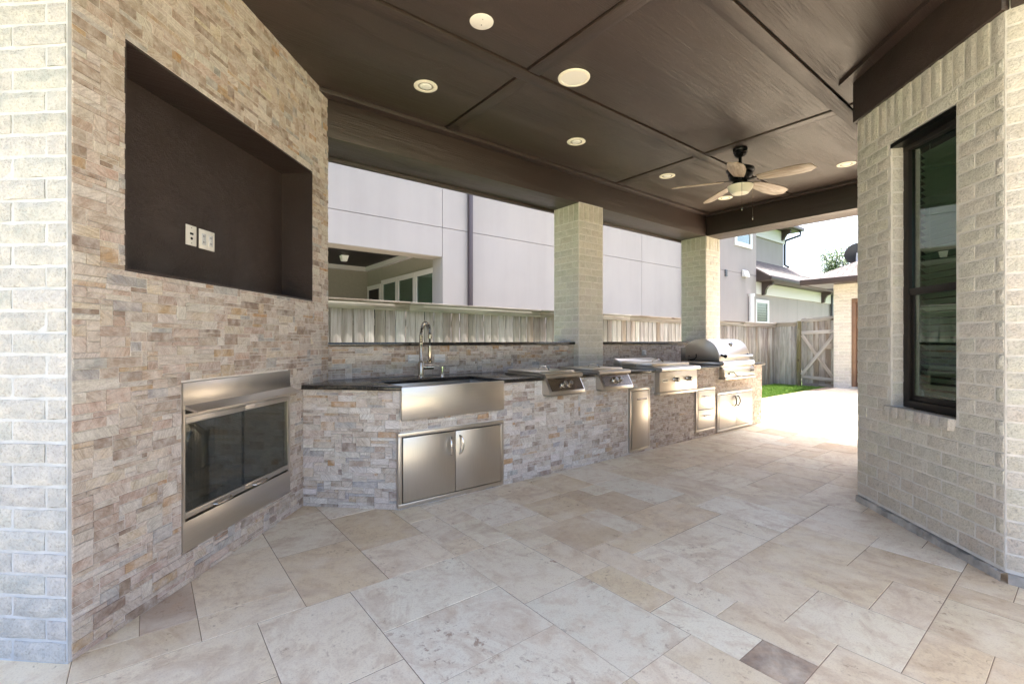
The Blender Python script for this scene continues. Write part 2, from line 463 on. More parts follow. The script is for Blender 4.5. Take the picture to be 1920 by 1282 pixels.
SP_WARM = [(lin(196, 182, 168), 24), (lin(208, 199, 188), 18), (lin(176, 158, 142), 18), (lin(186, 164, 148), 14), (lin(184, 156, 122), 5), (lin(178, 136, 88), 2), (lin(148, 128, 112), 11), (lin(166, 164, 162), 8), (lin(202, 186, 164), 6), (lin(140, 121, 107), 4)]
SP_PALE = [(lin(206, 196, 185), 26), (lin(220, 215, 208), 28), (lin(190, 176, 162), 14), (lin(172, 156, 142), 10), (lin(194, 172, 146), 5), (lin(184, 148, 108), 2), (lin(154, 138, 126), 9), (lin(174, 173, 173), 9), (lin(206, 196, 188), 8)]
SP_TAN = [(lin(188, 173, 158), 30), (lin(178, 159, 142), 24), (lin(164, 145, 129), 16), (lin(200, 187, 172), 16), (lin(146, 127, 112), 9), (lin(188, 160, 130), 4)]
def pick(p, rnd):
    return jit(rnd.choices([c for c, _ in p], [k for _, k in p])[0], .10, rnd)
def stone_field(x0, x1, z0, z1, holes, pal, seed, cw=.0285, ch=.0222):
    """interlocking mosaic of split stone on a small grid, cut round the holes"""
    rnd = random.Random(seed); nx = max(1, round((x1 - x0) / cw)); nz = max(1, round((z1 - z0) / ch))
    cw = (x1 - x0) / nx; ch = (z1 - z0) / nz
    g = [[False] * nx for _ in range(nz)]
    for k in range(nz):
        for i in range(nx):
            cx, cz = x0 + (i + .5) * cw, z0 + (k + .5) * ch
            if any(a < cx < b and c < cz < d for a, b, c, d in holes): g[k][i] = True
    out = []
    for k in range(nz):
        for i in range(nx):
            if g[k][i]: continue
            hh = rnd.choices([1, 2, 3], [42, 46, 8])[0]; ww = rnd.choices([2, 3, 4, 5, 6, 7], [10, 16, 22, 22, 16, 10])[0]
            if hh == 3: ww = rnd.choice([2, 3, 4])
            hh = min(hh, nz - k)
            n = 0
            while n < ww and i + n < nx and not g[k][i + n]: n += 1
            ww = max(1, n)
            if ww < 1: ww = 1
            if any(g[k + b][i + a] for a in range(ww) for b in range(hh)): hh = 1
            for b in range(hh):
                for a in range(ww): g[k + b][i + a] = True
            p = pal(x0 + (i + ww / 2) * cw, z0 + (k + hh / 2) * ch) if callable(pal) else pal
            out.append((x0 + i * cw, -rnd.uniform(.0, .0052), z0 + k * ch, ww * cw, hh * ch, 0, pick(p, rnd)))
    return out
BC = lin(212, 206, 192)
def brick_rows(L, z0, z1, seed, even, odd, colour, holes=(), course=.0845, amp=.09):
    """even and odd: brick lengths repeated along the row"""
    rnd = random.Random(seed); out = []; n = max(1, round((z1 - z0) / course)); ch = (z1 - z0) / n
    for k in range(n):
        pat = even if k % 2 == 0 else odd; x = 0.0; i = 0
        while x < L - .02:
            wd = min(pat[i % len(pat)] if i < len(pat) else pat[-1], L - x); i += 1
            if L - x - wd < .045: wd = L - x
            a, b, zz = x, x + wd, z0 + k * ch; x = b
            segs = [(a, b)]
            for h in holes:
                if h[2] < zz + ch / 2 < h[3]:
                    ns = []
                    for s0, s1 in segs:
                        if s1 <= h[0] or s0 >= h[1]: ns.append((s0, s1)); continue
                        if s0 < h[0] - .03: ns.append((s0, h[0]))
                        if s1 > h[1] + .03: ns.append((h[1], s1))
                    segs = ns
            for s0, s1 in segs:
                out.append((s0, -rnd.uniform(.002, .0055), zz, round(s1 - s0, 3), ch, rnd.randrange(4), jit(colour(s0, zz) if callable(colour) else colour, amp, rnd)))
    return out
def soldier_row(L, z0, z1, seed, colour, wd=.0845):
    rnd = random.Random(seed); n = round(L / wd); wd = L / n
    return [(i * wd, -rnd.uniform(.001, .006), z0, wd, z1 - z0, rnd.randrange(4), jit(colour, .09, rnd)) for i in range(n)]

# ------------------------------------------------------------------ ground and patio floor
g = MB()
g.add([(-250, -250, -.075), (250, -250, -.075), (250, 250, -.075), (-250, 250, -.075)], [(0, 1, 2, 3)])
struct(g.build('ground', 'ground', smooth=False))
struct(MB().box(-12, 34, 6.2, 8.98, -.12, -.07).build('bounce_slab', 'bounce_slab_concrete', smooth=False))  # unseen pale slab added to bounce neutral light onto the neighbouring house
PX0, PX1, PY0, PY1 = -7.0, 14.4, -6.0, 4.57  # unseen paving west and south extended to bounce light under the roof
fl = struct(bx('patio_floor', 'floor_joint', None, PX0, PX1, PY0, PY1, -.07, -.0022))
TM = .2052
def floor_tiles():
    rnd = random.Random(11)
    i0, i1 = math.floor((PX0 - .797) / TM) + 1, math.floor((PX1 - .797) / TM)
    j0, j1 = math.floor((PY0 - 2.11) / TM) + 1, math.floor((PY1 - 2.11) / TM + .01)
    pal = [(lin(228, 213, 185), 34), (lin(232, 221, 197), 28), (lin(220, 202, 170), 20), (lin(234, 226, 206), 10), (lin(208, 188, 156), 6)]
    used = set(); out = []
    def put(i, j, w_, h_, c):
        for a in range(w_):
            for b in range(h_): used.add((i + a, j + b))
        out.append((.797 + i * TM, 2.11 + j * TM, rnd.uniform(-.0016, .0010), w_ * TM, h_ * TM, 0, c))
    put(5, -7, 1, 1, lin(140, 124, 110))
    put(-4, 2, 1, 2, lin(186, 168, 148))
    for j in range(j0, j1):
        for i in range(i0, i1):
            if (i, j) in used: continue
            cx, cy = .797 + (i + .5) * TM, 2.11 + (j + .5) * TM
            if cx > 3.7 and cy < min(cx - 3.5, .9) and cx < 7.6: continue
            if 1.7 < cx < 7.1 and cy > 3.5: continue
            sz = rnd.choices([(3, 2), (2, 3), (2, 2), (2, 1), (1, 2), (1, 1)], [26, 22, 24, 9, 10, 6])[0]
            for s_ in (sz, (2, 3), (2, 2), (2, 1), (1, 2), (1, 1)):
                ok = all((i + a, j + b) not in used and i + a < i1 and j + b < j1 for a in range(s_[0]) for b in range(s_[1]))
                if ok: break
            put(i, j, s_[0], s_[1], jit(rnd.choices([c for c, _ in pal], [k for _, k in pal])[0], .05, rnd))
    pieces(fl, Matrix(), out, tile_geo, 'tile', TRAV, TRAV_J, 'far_tiles')
floor_tiles()

# ------------------------------------------------------------------ stone fireplace wall with niche
FA = Vector((-.23, 2.485, 0)); FANG = math.atan2(.7335443, .6796417)
FM = frame(FA, FANG); FL = 2.10
NI = (.225, 1.855, 1.555, 2.575); NID = .265
IN = (.542, 1.518, .170, 1.036)
fw = thing('stone_fireplace_wall', 'tall fireplace wall faced in mixed tan and ochre stone with a dark niche', 'wall', FA, FANG)
core = MB()
top = 3.33
core.box(0, NI[0], .0, .95, 0, top).box(NI[1], FL, .0, .95, 0, top)
core.box(NI[0], NI[1], .0, .95, NI[3], top).box(NI[0], NI[1], NID, .95, NI[2], NI[3]).box(NI[0], NI[1], .0, .95, IN[3], NI[2])
core.box(NI[0], IN[0], .0, .95, 0, IN[3]).box(IN[1], NI[1], .0, .95, 0, IN[3]).box(IN[0], IN[1], .0, .95, 0, IN[2]).box(IN[0], IN[1], .5, .95, IN[2], IN[3])
core.build('backing', 'grout', fw, smooth=False, recalc=False)
st = stone_field(0, FL, 0.002, top, [NI, IN], SP_WARM, 3)
pieces(fw, FM, st, stone_geo, 'stone', STONE, STONE_J, 'stone_facing')
# the niche lining: boards of the same brown painted siding
nb = .012
bx('niche_back', 'paint_x', fw, NI[0], NI[1], NID - nb, NID - .001, NI[2], NI[3])
bx('niche_side', 'paint_y', fw, NI[1] - nb, NI[1] - .001, -.0005, NID - nb - .001, NI[2] + nb, NI[3] - nb)
bx('niche_side', 'paint_y', fw, NI[0] + .001, NI[0] + nb, -.0005, NID - nb - .001, NI[2] + nb, NI[3] - nb)
bx('niche_top', 'paint_x', fw, NI[0] + .001, NI[1] - .001, -.0005, NID - nb - .001, NI[3] - nb, NI[3] - .001)
bx('niche_shelf', 'paint_x', fw, NI[0] + .001, NI[1] - .001, -.0005, NID - nb - .001, NI[2] + .001, NI[2] + nb)
# wall plates in the niche
def wall_plate(loc, rz, wd, ht, label, gang):
    t = thing('wall_plate', label, 'wall plate', loc, rz, None)
    MB().box(-wd / 2, wd / 2, -.006, .0, -ht / 2, ht / 2).build('plate', 'white_plastic', t, .002)
    if gang == 1:
        MB().box(-.012, .012, -.009, -.005, .004, .016).build('socket', 'black_rubber', t)
        MB().cyl((0, -.009, -.018), (0, -.004, -.018), .008, n=12).build('coax_jack', 'black_rubber', t)
        for zz in (.045, -.045): MB().cyl((0, -.0075, zz), (0, -.004, zz), .0035, n=8).build('screw', 'chrome', t)
    else:
        for xx in (-.029, .029):
            MB().box(xx - .016, xx + .016, -.0085, -.005, -.034, .034).build('receptacle', 'cover_plastic', t, .001)
            for zz in (.018, -.018):
                MB().box(xx - .007, xx - .004, -.0092, -.0084, zz - .006, zz + .006).box(xx + .004, xx + .007, -.0092, -.0084, zz - .006, zz + .006).build('socket_slot', 'black_rubber', t)
            MB().cyl((xx, -.0095, 0), (xx, -.005, 0), .003, n=8).build('screw', 'chrome', t)
    return t
yb = NID - nb
wall_plate(FM @ Vector((.912, yb, 1.868)), FANG, .08, .118, 'narrow white cable plate on dark niche panel', 1)
wall_plate(FM @ Vector((1.038, yb, 1.866)), FANG, .128, .118, 'wide white double socket plate on dark niche panel', 2)

# ------------------------------------------------------------------ stainless fireplace insert
fi = thing('fireplace_insert', 'stainless steel fireplace with two dark glass doors set into stone wall', 'fireplace', FM @ Vector((0, 0, 0)), FANG)
x0, x1 = IN[0] + .002, IN[1] - .002
bx('top_panel', 'steel', fi, x0, x1, -.010, .02, .905, IN[3] - .002, .002)
bx('bottom_panel', 'steel', fi, x0, x1, -.010, .02, IN[2] + .002, .325, .002)
bx('side_trim', 'steel_v', fi, x0, x0 + .012, -.010, .02, .3255, .9045)
bx('side_trim', 'steel_v', fi, x1 - .030, x1, -.010, .02, .3255, .9045)
MB().prism([(-.0105, .918), (-.085, .888), (-.085, .880), (-.0105, .900)], x0 + .006, x1 + .012, 'x').build('hood', 'steel', fi)
bx('lintel_bar', 'steel', fi, x0 + .013, x1 - .031, -.006, .012, .857, .872)
bx('louver_slot', 'black_metal', fi, x0 + .013, x1 - .031, .004, .02, .8725, .9045)
fb = MB(); a0, a1, z0_, z1_ = x0 + .0, x1 - .0, IN[2] + .01, .90
fb.box(a0, a1, .44, .46, z0_, z1_).box(a0, a1, .02, .44, z0_, z0_ + .12).box(a0, a1, .03, .44, z1_ - .02, z1_)
fb.build('firebox', 'firebox', fi, smooth=False)
MB().prism([(x0, .03), (x0 + .02, .03), (x0 + .16, .44), (x0, .44)], z0_ + .12, z1_ - .02, 'z').build('firebox_side', 'refractory', fi, smooth=False)
MB().prism([(x1, .03), (x1 - .02, .03), (x1 - .16, .44), (x1, .44)], z0_ + .12, z1_ - .02, 'z').build('firebox_side', 'refractory', fi, smooth=False)
for q, (lx, ly, lz, an) in enumerate([(.30, .2, .36, .1), (.62, .24, .37, -.15), (.46, .22, .44, .3), (.42, .16, .42, -.35)]):
    c0 = Vector((x0 + lx, ly, lz)); dx = Vector((math.cos(an), math.sin(an) * .5, 0)) * .24
    MB().tube([c0 - dx, c0 - dx * .4 + Vector((0, 0, .01)), c0 + dx * .5, c0 + dx], [.035, .042, .04, .03], 10).build('gas_log', 'log', fi)
xm = (x0 + .013 + x1 - .031) / 2
for q, (d0, d1) in enumerate([(x0 + .014, xm - .002), (xm + .002, x1 - .032)]):
    dr = bx('glass_door', 'fire_glass', fi, d0, d1, -.004, .001, .372, .824)
    MB().box(d0, d1, -.012, .004, .824, .856).box(d0, d1, -.0145, -.012, .829, .836).box(d0, d1, -.0145, -.012, .843, .850).build('door_rail', 'steel', dr, .0015)
    MB().box(d0, d1, -.012, .004, .340, .372).box(d0, d1, -.0145, -.012, .346, .352).box(d0, d1, -.0145, -.012, .360, .366).build('door_rail', 'steel', dr, .0015)
    hx = xm - .20 if q == 0 else xm + .14
    MB().tube([(hx - .07, -.012, .350), (hx - .06, -.028, .347), (hx, -.034, .345), (hx + .06, -.028, .347), (hx + .07, -.012, .350)], .0055, 8).build('handle', 'nickel', dr)
sm = MB()
for k in range(90):
    xx = x0 + .02 + k * (x1 - x0 - .05) / 89
    sm.box(xx, xx + .0016, .012, .0135, .345, .87)
for k in range(50):
    zz = .345 + k * .0105
    sm.box(x0 + .02, x1 - .03, .0138, .015, zz, zz + .0014)
stuff(sm.build('mesh_screen', 'screen_black', fi, smooth=False, recalc=False))
bx('centre_gap', 'black_metal', fi, xm - .0015, xm + .0015, -.003, .010, .345, .855)

# ------------------------------------------------------------------ white brick pier at the side of the fireplace
PL = 1.30
pe = Vector((.7335443, -.6796417, 0))
po = FA - pe * PL - Vector((math.cos(FANG), math.sin(FANG), 0)) * .012
PANG = math.atan2(pe.y, pe.x); PMX = frame(po, PANG)
pier = thing('white_brick_pier', 'whitewashed rough brick pier beside the stone fireplace wall', 'wall', po, PANG)
bx('mortar', 'mortar_pier', pier, 0, PL, -.0025, .22, 0, top).data
WB = lin(174, 176, 175)
rows = brick_rows(PL, .0, top - .01, 21, [.235] * 4 + [.1, .26], [.115] + [.235] * 4 + [.15, .1], WB)
rows = []
rndp = random.Random(5); nrow = round(top / .0845); ch = top / nrow
for k in range(nrow):
    x = PL
    lens = ([.088] if k % 2 else [.232]) + [.232] * 6
    for li in lens:
        li = min(li, x)
        if li < .03: break
        x -= li
        rows.append((x, -rndp.uniform(.001, .006), k * ch, round(li, 3), ch, rndp.randrange(4), jit(WB, .07, rndp)))
pieces(pier, PMX, rows, brick_geo, 'brick', BRICK, BRICK_J, 'far_bricks', 300, True)

# ------------------------------------------------------------------ house wall on the right, with window
HA = Vector((4.37, 1.18, 0)); HANG = R(225); HM = frame(HA, HANG); HL = 1.229
house = thing('brick_house_bay', 'cream rough brick corner of the house with a tall dark window', 'house', HA, HANG)
WI = (.375, .926, .79, 2.62)
BEAM_Z = 2.955
def cream(s_, z_): return BC if z_ > .55 else tuple(a * (.35 + .65 * min(1, z_ / .55)) + b * (.65 - .65 * min(1, z_ / .55)) for a, b in zip(BC, lin(204, 186, 162)))
mw = MB()
mw.box(0, WI[0], -.0025, .14, .05, BEAM_Z + .3).box(WI[1], HL, -.0025, .14, .05, BEAM_Z + .3).box(WI[0], WI[1], -.0025, .14, .05, WI[2] - .02).box(WI[0], WI[1], -.0025, .14, WI[3] + .01, BEAM_Z + .3)
mw.build('mortar', 'mortar', house, smooth=False, recalc=False)
rows = brick_rows(HL, .065, 2.635 + .085, 31, [.235, .235, .235], [.115, .235, .235, .235], cream, [(WI[0], WI[1], WI[2] - .035, WI[3] + .0)])
rows += soldier_row(HL, 2.722, BEAM_Z + .02, 32, BC)
pieces(house, HM, rows, brick_geo, 'brick', BRICK, BRICK_J, 'far_bricks', 300, True)
# jamb bricks returning into the window recess
rj = random.Random(8)
for k in range(22):
    zz = .79 + k * .083
    o = MB().add(*brick_geo(.078, .083, k % 4)).build('brick', BRICK, house, smooth=True, recalc=False)
    o.location = (WI[0] + .004, .002, zz); o.rotation_euler = (0, 0, R(90)); o.color = jit(BC, .08, rj) + (1,)
# rowlock sill
for k in range(8):
    o = MB().box(.002, .0700, -.045, .10, .002, .075).build('sill_brick', BRICK, house, .006)
    o.location = (WI[0] - .03 + k * .0722, rj.uniform(-.004, .004), .715); o.rotation_euler = (R(-5), 0, 0); o.color = jit(lin(204, 196, 184), .07, rj) + (1,)
fm = MB(); rnd = random.Random(77)
n_ = 70; vs = []
for i in range(n_ + 1):
    xx = HL * i / n_; hh = .042 + .004 * math.sin(i * .23) + rnd.uniform(-.006, .006); yy = -.014 - rnd.uniform(0, .006)
    vs += [(xx, yy - .006, -.02), (xx, yy, hh), (xx, .08, hh + .006)]
fs = []
for i in range(n_):
    a = 3 * i; fs += [(a, a + 3, a + 4, a + 1), (a + 1, a + 4, a + 5, a + 2)]
fm.add(vs, fs).build('concrete_footing', 'concrete', house, smooth=False)
# returning wall towards the camera side, along -Y
RM_o = Matrix.Translation(Vector((HL, 0, 0))) @ Matrix.Rotation(R(45), 4, 'Z')
rw = bpy.data.objects.new('return_wall', None); col.objects.link(rw); rw.parent = house
rw.location = (HL, 0, 0); rw.rotation_euler = (0, 0, R(45))
RL = 2.4
bx('mortar', 'mortar', rw, 0, RL, -.0025, .14, .05, 3.2)
rows = brick_rows(RL, .065, 2.955, 33, [.115, .235], [.235, .235], cream)
pieces(rw, HM @ RM_o, rows, brick_geo, 'brick', BRICK, BRICK_J, 'far_bricks', 60, True)
bx('concrete_footing', 'concrete', rw, 0.01, RL, -.022, .05, -.02, .048, .004)
# wall of the house facing the grill
ew = bpy.data.objects.new('garden_wall', None); col.objects.link(ew); ew.parent = house
EM = Matrix.Rotation(R(-45), 4, 'Z') @ Matrix.Translation(Vector((-3.4, 0, 0)))
ew.matrix_local = EM
bx('mortar', 'mortar', ew, 0, 3.4, .0, .14, .05, 3.3)
pieces(ew, HM @ EM, brick_rows(3.4, .065, 2.955, 34, [.235] * 14, [.115] + [.235] * 14, cream), brick_geo, 'brick', BRICK, BRICK_J, 'far_bricks', 0, True)
bx('house_core', 'mortar', house, -1.0, .5, .6, 2.4, 0, 3.2)
# window
win = bpy.data.objects.new('window', None); col.objects.link(win); win.parent = house
a, b, c, d = WI; yf = .075
wf = MB()
wf.box(a, a + .05, yf, .15, c, d).box(b - .05, b, yf, .15, c, d).box(a, b, yf - .001, .15, d - .06, d).box(a, b, yf - .001, .15, c, c + .05)
wf.box(a + .03, b - .03, yf + .006, .15, 1.560, 1.605)
wf.build('frame', 'frame_bronze', win, .003)
sb = MB().box(a + .05, a + .078, yf + .018, .14, c + .05, 1.56).box(b - .078, b - .05, yf + .018, .14, c + .05, 1.56).box(a + .078, b - .078, yf + .018, .14, c + .05, c + .085).build('lower_sash', 'frame_bronze', win, .002)
for (xa_, xb_, yy_, za_, zb_) in ((a + .05, b - .05, .120, 1.605, d - .06), (a + .078, b - .078, .118, c + .085, 1.56)):
    pn = bx('pane', 'window_glass', win, -(xb_ - xa_) / 2, (xb_ - xa_) / 2, -.002, .002, za_, zb_)
    pn.location = ((xa_ + xb_) / 2, yy_, 0); pn.rotation_euler = (0, 0, R(4.6))
bx('head_cover', 'black_metal', win, a + .002, b - .002, -.008, yf - .0015, d - .028, d - .001)
rb = MB(); 
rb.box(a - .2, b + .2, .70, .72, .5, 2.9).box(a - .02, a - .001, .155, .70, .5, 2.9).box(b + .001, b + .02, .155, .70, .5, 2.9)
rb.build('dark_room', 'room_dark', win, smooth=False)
me_s = None
for k in range(42):
    zz = c + .06 + k * .0435
    if zz > d - .08: break
    if me_s is None:
        so_ = MB().prism([(-.016, .0165), (.018, -.0125), (.018, -.010), (-.016, .019)], a + .055, b - .055, 'x').build('blind_slat', 'blind', win, smooth=False); me_s = so_.data
    else:
        so_ = bpy.data.objects.new('blind_slat', me_s); col.objects.link(so_); so_.parent = win
    so_.location = (0, .165, zz)
for xx in (a + .15, b - .15):
    bx('blind_tape', 'blind', win, xx, xx + .004, .138, .1395, c + .05, d - .06)

# ------------------------------------------------------------------ ceiling, beams, roof
CZ = 3.30
RX0, RX1, RY0, RY1 = -1.5, 8.15, -.35, 4.95  # unseen roof edges: west pushed out to shade pier, south cut back for light
ceil = struct(bx('ceiling', 'deck_shadow_black', None, RX0, RX1, RY0, RY1, CZ + .012, CZ + .22))
xs = [RX0 + .02, 2.325, 4.86, 7.2]; ys = [RY0 + .02, .10, 1.43, 2.76, 4.01]
for i in range(3):
    for j in range(4):
        bx('ceiling_panel', 'paint_x', ceil, xs[i] + .002, xs[i + 1] - (.072 if i < 2 else .002), ys[j] + .002, ys[j + 1] - (.072 if j < 3 else .002), CZ, CZ + .0115)  # gap before each batten shows the black deck as its shadow
for x in xs[1:3]:
    for j in range(4):
        bx('batten', 'paint_y', ceil, x - .056, x + .056, ys[j] + (.058 if j else .0), ys[j + 1] - (.0725 if j < 3 else .0), CZ - .012, CZ + .0115, .001)
for y in ys[1:4]:
    bx('batten', 'paint_x', ceil, RX0, 7.19, y - .057, y + .057, CZ - .0123, CZ + .0115, .001)
bx('edge_trim', 'paint_x', ceil, .9, 7.10, 3.91, 4.005, CZ - .034, CZ - .0004, .001)
bx('edge_trim', 'paint_y', ceil, 7.105, 7.195, .9, 4.005, CZ - .034, CZ - .0004, .001)
et = MB().box(-.05, HL + .05, -.115, -.022, CZ - .034, CZ - .0004).build('edge_trim', 'paint_x', ceil); et.matrix_local = HM
MB().box(4.98, 5.30, 2.93, 2.936, CZ - .001, CZ).build('board_seam', 'black_rubber', ceil)
def beam(name, mat, label, *boxes):
    m = MB()
    for b_ in boxes: m.box(*b_)
    return tag(m.build(name, mat, None, .003), label, 'beam')
beam('roof_beam', 'paint_x', 'long dark brown roof beam spanning over both brick columns above the counter', (.95, 7.1995, 4.01, 4.45, BEAM_Z, CZ + .02))
beam('roof_beam', 'paint_y', 'dark brown roof beam across the open end with sky beneath', (7.20, 7.64, 1.0, 4.45, BEAM_Z, CZ + .021))
fa = beam('fascia_board', 'paint_x', 'narrow dark fascia board along outer edge of long roof beam', (.95, 7.70, 4.452, 4.50, BEAM_Z - .03, CZ + .01))
rbm = tag(MB().box(-.02, HL + .012, -.028, .13, BEAM_Z, CZ + .01).build('frieze_beam', 'paint_x', None, .003), 'dark brown frieze beam on top of house bay brick', 'beam')
rbm.location = HA; rbm.rotation_euler = (0, 0, HANG)
rb2 = tag(MB().box(.02, 2.4, -.028, .13, BEAM_Z, CZ + .0112).build('frieze_beam', 'paint_y', None, .003), 'dark brown frieze beam on return wall beside the house bay', 'beam')
rb2.matrix_world = HM @ RM_o
rb3 = tag(MB().box(0.0, 3.36, -.028, .13, BEAM_Z, CZ + .0116).build('frieze_beam', 'paint_x', None, .003), 'dark brown frieze beam on house wall facing the grill', 'beam')
rb3.matrix_world = HM @ EM

# brick columns
def column(cx, cy, wd, label, seed):
    t = thing('brick_column', label, 'column', (cx, cy, 0), 0, 'brick columns on the counter')
    h = wd / 2
    bx('mortar', 'mortar', t, -h - .0025, h + .0025, -h - .0025, h + .0025, 0, BEAM_Z + .01)
    for q in range(4):
        an = R(90 * q); Ml = Matrix.Rotation(an, 4, 'Z') @ Matrix.Translation(Vector((-h, -h, 0)))
        f = bpy.data.objects.new('face', None); col.objects.link(f); f.parent = t; f.matrix_local = Ml
        rows = brick_rows(wd, .90, 2.735, seed + q, [wd / 2, wd / 2], [wd / 4, wd / 2, wd / 4], lin(204, 198, 184)) + soldier_row(wd, 2.737, BEAM_Z + .005, seed + q + 9, lin(194, 188, 170))
        pieces(f, Matrix.Translation(Vector((cx, cy, 0))) @ Ml, rows, brick_geo, 'brick', BRICK, BRICK_J, 'far_bricks', 90 if q in (0, 3) else 0, True)
    return t
column(4.43, 4.23, .44, 'cream rough brick column with backsplash on both its sides', 51)
column(7.41, 4.23, .44, 'cream rough brick column behind the domed grill at the open end', 61)

# ------------------------------------------------------------------ outdoor kitchen counter
KY, KX0, KX1, KH = 3.20, 1.467, 7.34, .882
isl = thing('outdoor_kitchen_counter', 'long stone faced outdoor kitchen counter with black granite top', 'counter', (0, 0, 0))
E0 = Vector((.93, 3.737, 0)); E1 = Vector((KX0, KY, 0)); EL = (E1 - E0).length; EANG = math.atan2(E1.y - E0.y, E1.x - E0.x)
SK = (1.475, 2.405, 3.165, 3.70)          # sink: x0 x1 y0 y1
cb = MB()
cb.box(KX0 + .01, KX1 - .001, KY + .0, 4.10, 0, .64)
cb.box(SK[1] + .01, KX1 - .001, KY + .0, 4.10, .6402, KH)
cb.box(KX0 + .012, SK[1] + .0098, SK[3] + .02, 4.10, .6402, KH)
cb.prism([(.931, 3.737), (KX0 + .0095, KY - .007), (KX0 + .009, 4.10), (1.16, 4.10), (1.0, 3.82)], 0, KH, 'z')
cb.build('counter_core', 'grout', isl, smooth=False)
base = bpy.data.objects.new('counter_front', None); col.objects.link(base); base.parent = isl; base.location = (KX0, KY, 0)
BW = KX1 - KX0
def pal_base(x, z):
    X = x + KX0
    if X < 3.6: return SP_PALE
    if X < 4.6: return SP_PALE if random.random() < .5 else SP_TAN
    return SP_TAN
holes = [(SK[0] - KX0 - .1, SK[1] - KX0, .655, KH), (1.445 - KX0, 2.405 - KX0, .02, .566), (2.865 - KX0, 3.33 - KX0, .75, KH), (3.60 - KX0, 4.08 - KX0, .75, KH),
         (4.13 - KX0, 4.49 - KX0, .03, .72), (4.60 - KX0, 5.40 - KX0, .64, KH), (5.47 - KX0, 5.925 - KX0, .08, .635), (6.0 - KX0, 6.98 - KX0, .02, .545), (6.06 - KX0, 6.95 - KX0, .735, KH)]
pieces(base, Matrix.Translation((KX0, KY, 0)), stone_field(0, BW, .002, KH, holes, pal_base, 13), stone_geo, 'stone', STONE, STONE_J, 'stone_facing', 300)
endp = bpy.data.objects.new('counter_end', None); col.objects.link(endp); endp.parent = isl; endp.location = E0; endp.rotation_euler = (0, 0, EANG)
pieces(endp, frame(E0, EANG), stone_field(0, EL, .002, KH, [], SP_PALE, 14), stone_geo, 'stone', STONE, STONE_J, 'stone_facing', 300)
ende = bpy.data.objects.new('counter_far_end', None); col.objects.link(ende); ende.parent = isl; ende.location = (KX1, KY, 0); ende.rotation_euler = (0, 0, R(90))
pieces(ende, Matrix(), stone_field(0, .9, .002, KH, [], SP_TAN, 15), stone_geo, 'stone', STONE, STONE_J, 'stone_facing', 0)
# granite top, cut round the sink
gt = MB(); z0g, z1g = KH + .001, KH + .033
ov = .035
gt.prism([(.90, 3.716), (KX0 - .055 + .02, KY - ov + .005), (SK[0] - .002, KY - ov), (SK[0] - .002, 4.10), (1.20, 4.10), (1.13, 3.93)], z0g, z1g, 'z')
gt.box(SK[0] - .002, SK[1] + .002, SK[3], 4.10, z0g, z1g)
segs = [(SK[1] + .002, 2.862), (3.338, 3.598), (4.085, 4.598), (5.405, 6.058), (6.955, KX1 + .06)]
for a, b in segs: gt.box(a, b, KY - ov, 4.10, z0g, z1g)
for a, b in [(2.862, 3.338), (3.598, 4.085), (4.598, 5.405), (6.058, 6.955)]: gt.box(a, b, 3.78, 4.10, z0g, z1g)
gt.build('granite_top', 'granite', isl, .006, seg=3)
# backsplash and its ledge in two runs, either side of the column
for k, (a, b) in enumerate([(1.14, 4.205), (4.655, 7.185)]):
    bsp = bpy.data.objects.new('backsplash', None); col.objects.link(bsp); bsp.parent = isl; bsp.location = (a, 4.10, 0)
    bx('backing', 'grout', bsp, 0, b - a, .0, .25, .5, 1.198)
    pieces(bsp, Matrix.Translation((a, 4.10, 0)), stone_field(0, b - a, KH + .034, 1.198, [], SP_WARM if k == 0 else SP_TAN, 70 + k), stone_geo, 'stone', STONE, STONE_J, 'stone_facing', 260)
    bx('ledge', 'granite', bsp, 0, b - a, -.035, .29, 1.199, 1.231, .005)

# weatherproof outlets on the backsplash
def outlet(x, label, wd=.118):
    t = thing('outlet_cover', label, 'outlet cover', (x, 4.094, 1.072))
    bx('box', 'cover_plastic', t, -wd / 2, wd / 2, -.010, .006, -.04, .04, .003)
    MB().tube([(-wd / 2 + .006, -.018, .012), (-.02, -.028, .018), (.02, -.020, .010), (wd / 2 - .006, -.026, .014)], .008, 8).build('flap', 'cover_plastic', t)
    MB().tube([(-wd / 2 + .006, -.018, -.018), (-.02, -.024, -.014), (.02, -.018, -.022), (wd / 2 - .006, -.024, -.018)], .008, 8).build('flap', 'cover_plastic', t)
outlet(2.018, 'shiny horizontal outlet cover on backsplash behind the faucet body')
outlet(2.300, 'shiny horizontal outlet cover on backsplash right beside the spray head')
outlet(5.636, 'small grey outlet cover on backsplash between column and grill', .085)

# sink
sk = thing('farmhouse_sink', 'stainless steel farmhouse sink with a wide apron front', 'sink', (SK[0], SK[2], .66))
sw, sd_ = SK[1] - SK[0], SK[3] - SK[2]
bx('apron', 'steel', sk, -.012, sw, -.004, .020, .0, .246, .006)
bs = MB()
t_ = .012
bs.box(0, sw, .0205, .020 + t_, .03, .244).box(0, sw, sd_ - t_, sd_, .03, .222).box(0, t_, .0325, sd_ - t_, .03, .222).box(sw - t_, sw, .0325, sd_ - t_, .03, .222).box(t_, sw - t_, .0325, sd_ - t_, .03, .042)
bs.build('basin', 'steel_dark', sk, .002)
MB().lathe([(.0, 0), (.045, 0), (.045, .004), (.02, .006), (.0, .006)], (sw / 2, sd_ * .6, .042), 20).build('drain', 'chrome', sk)

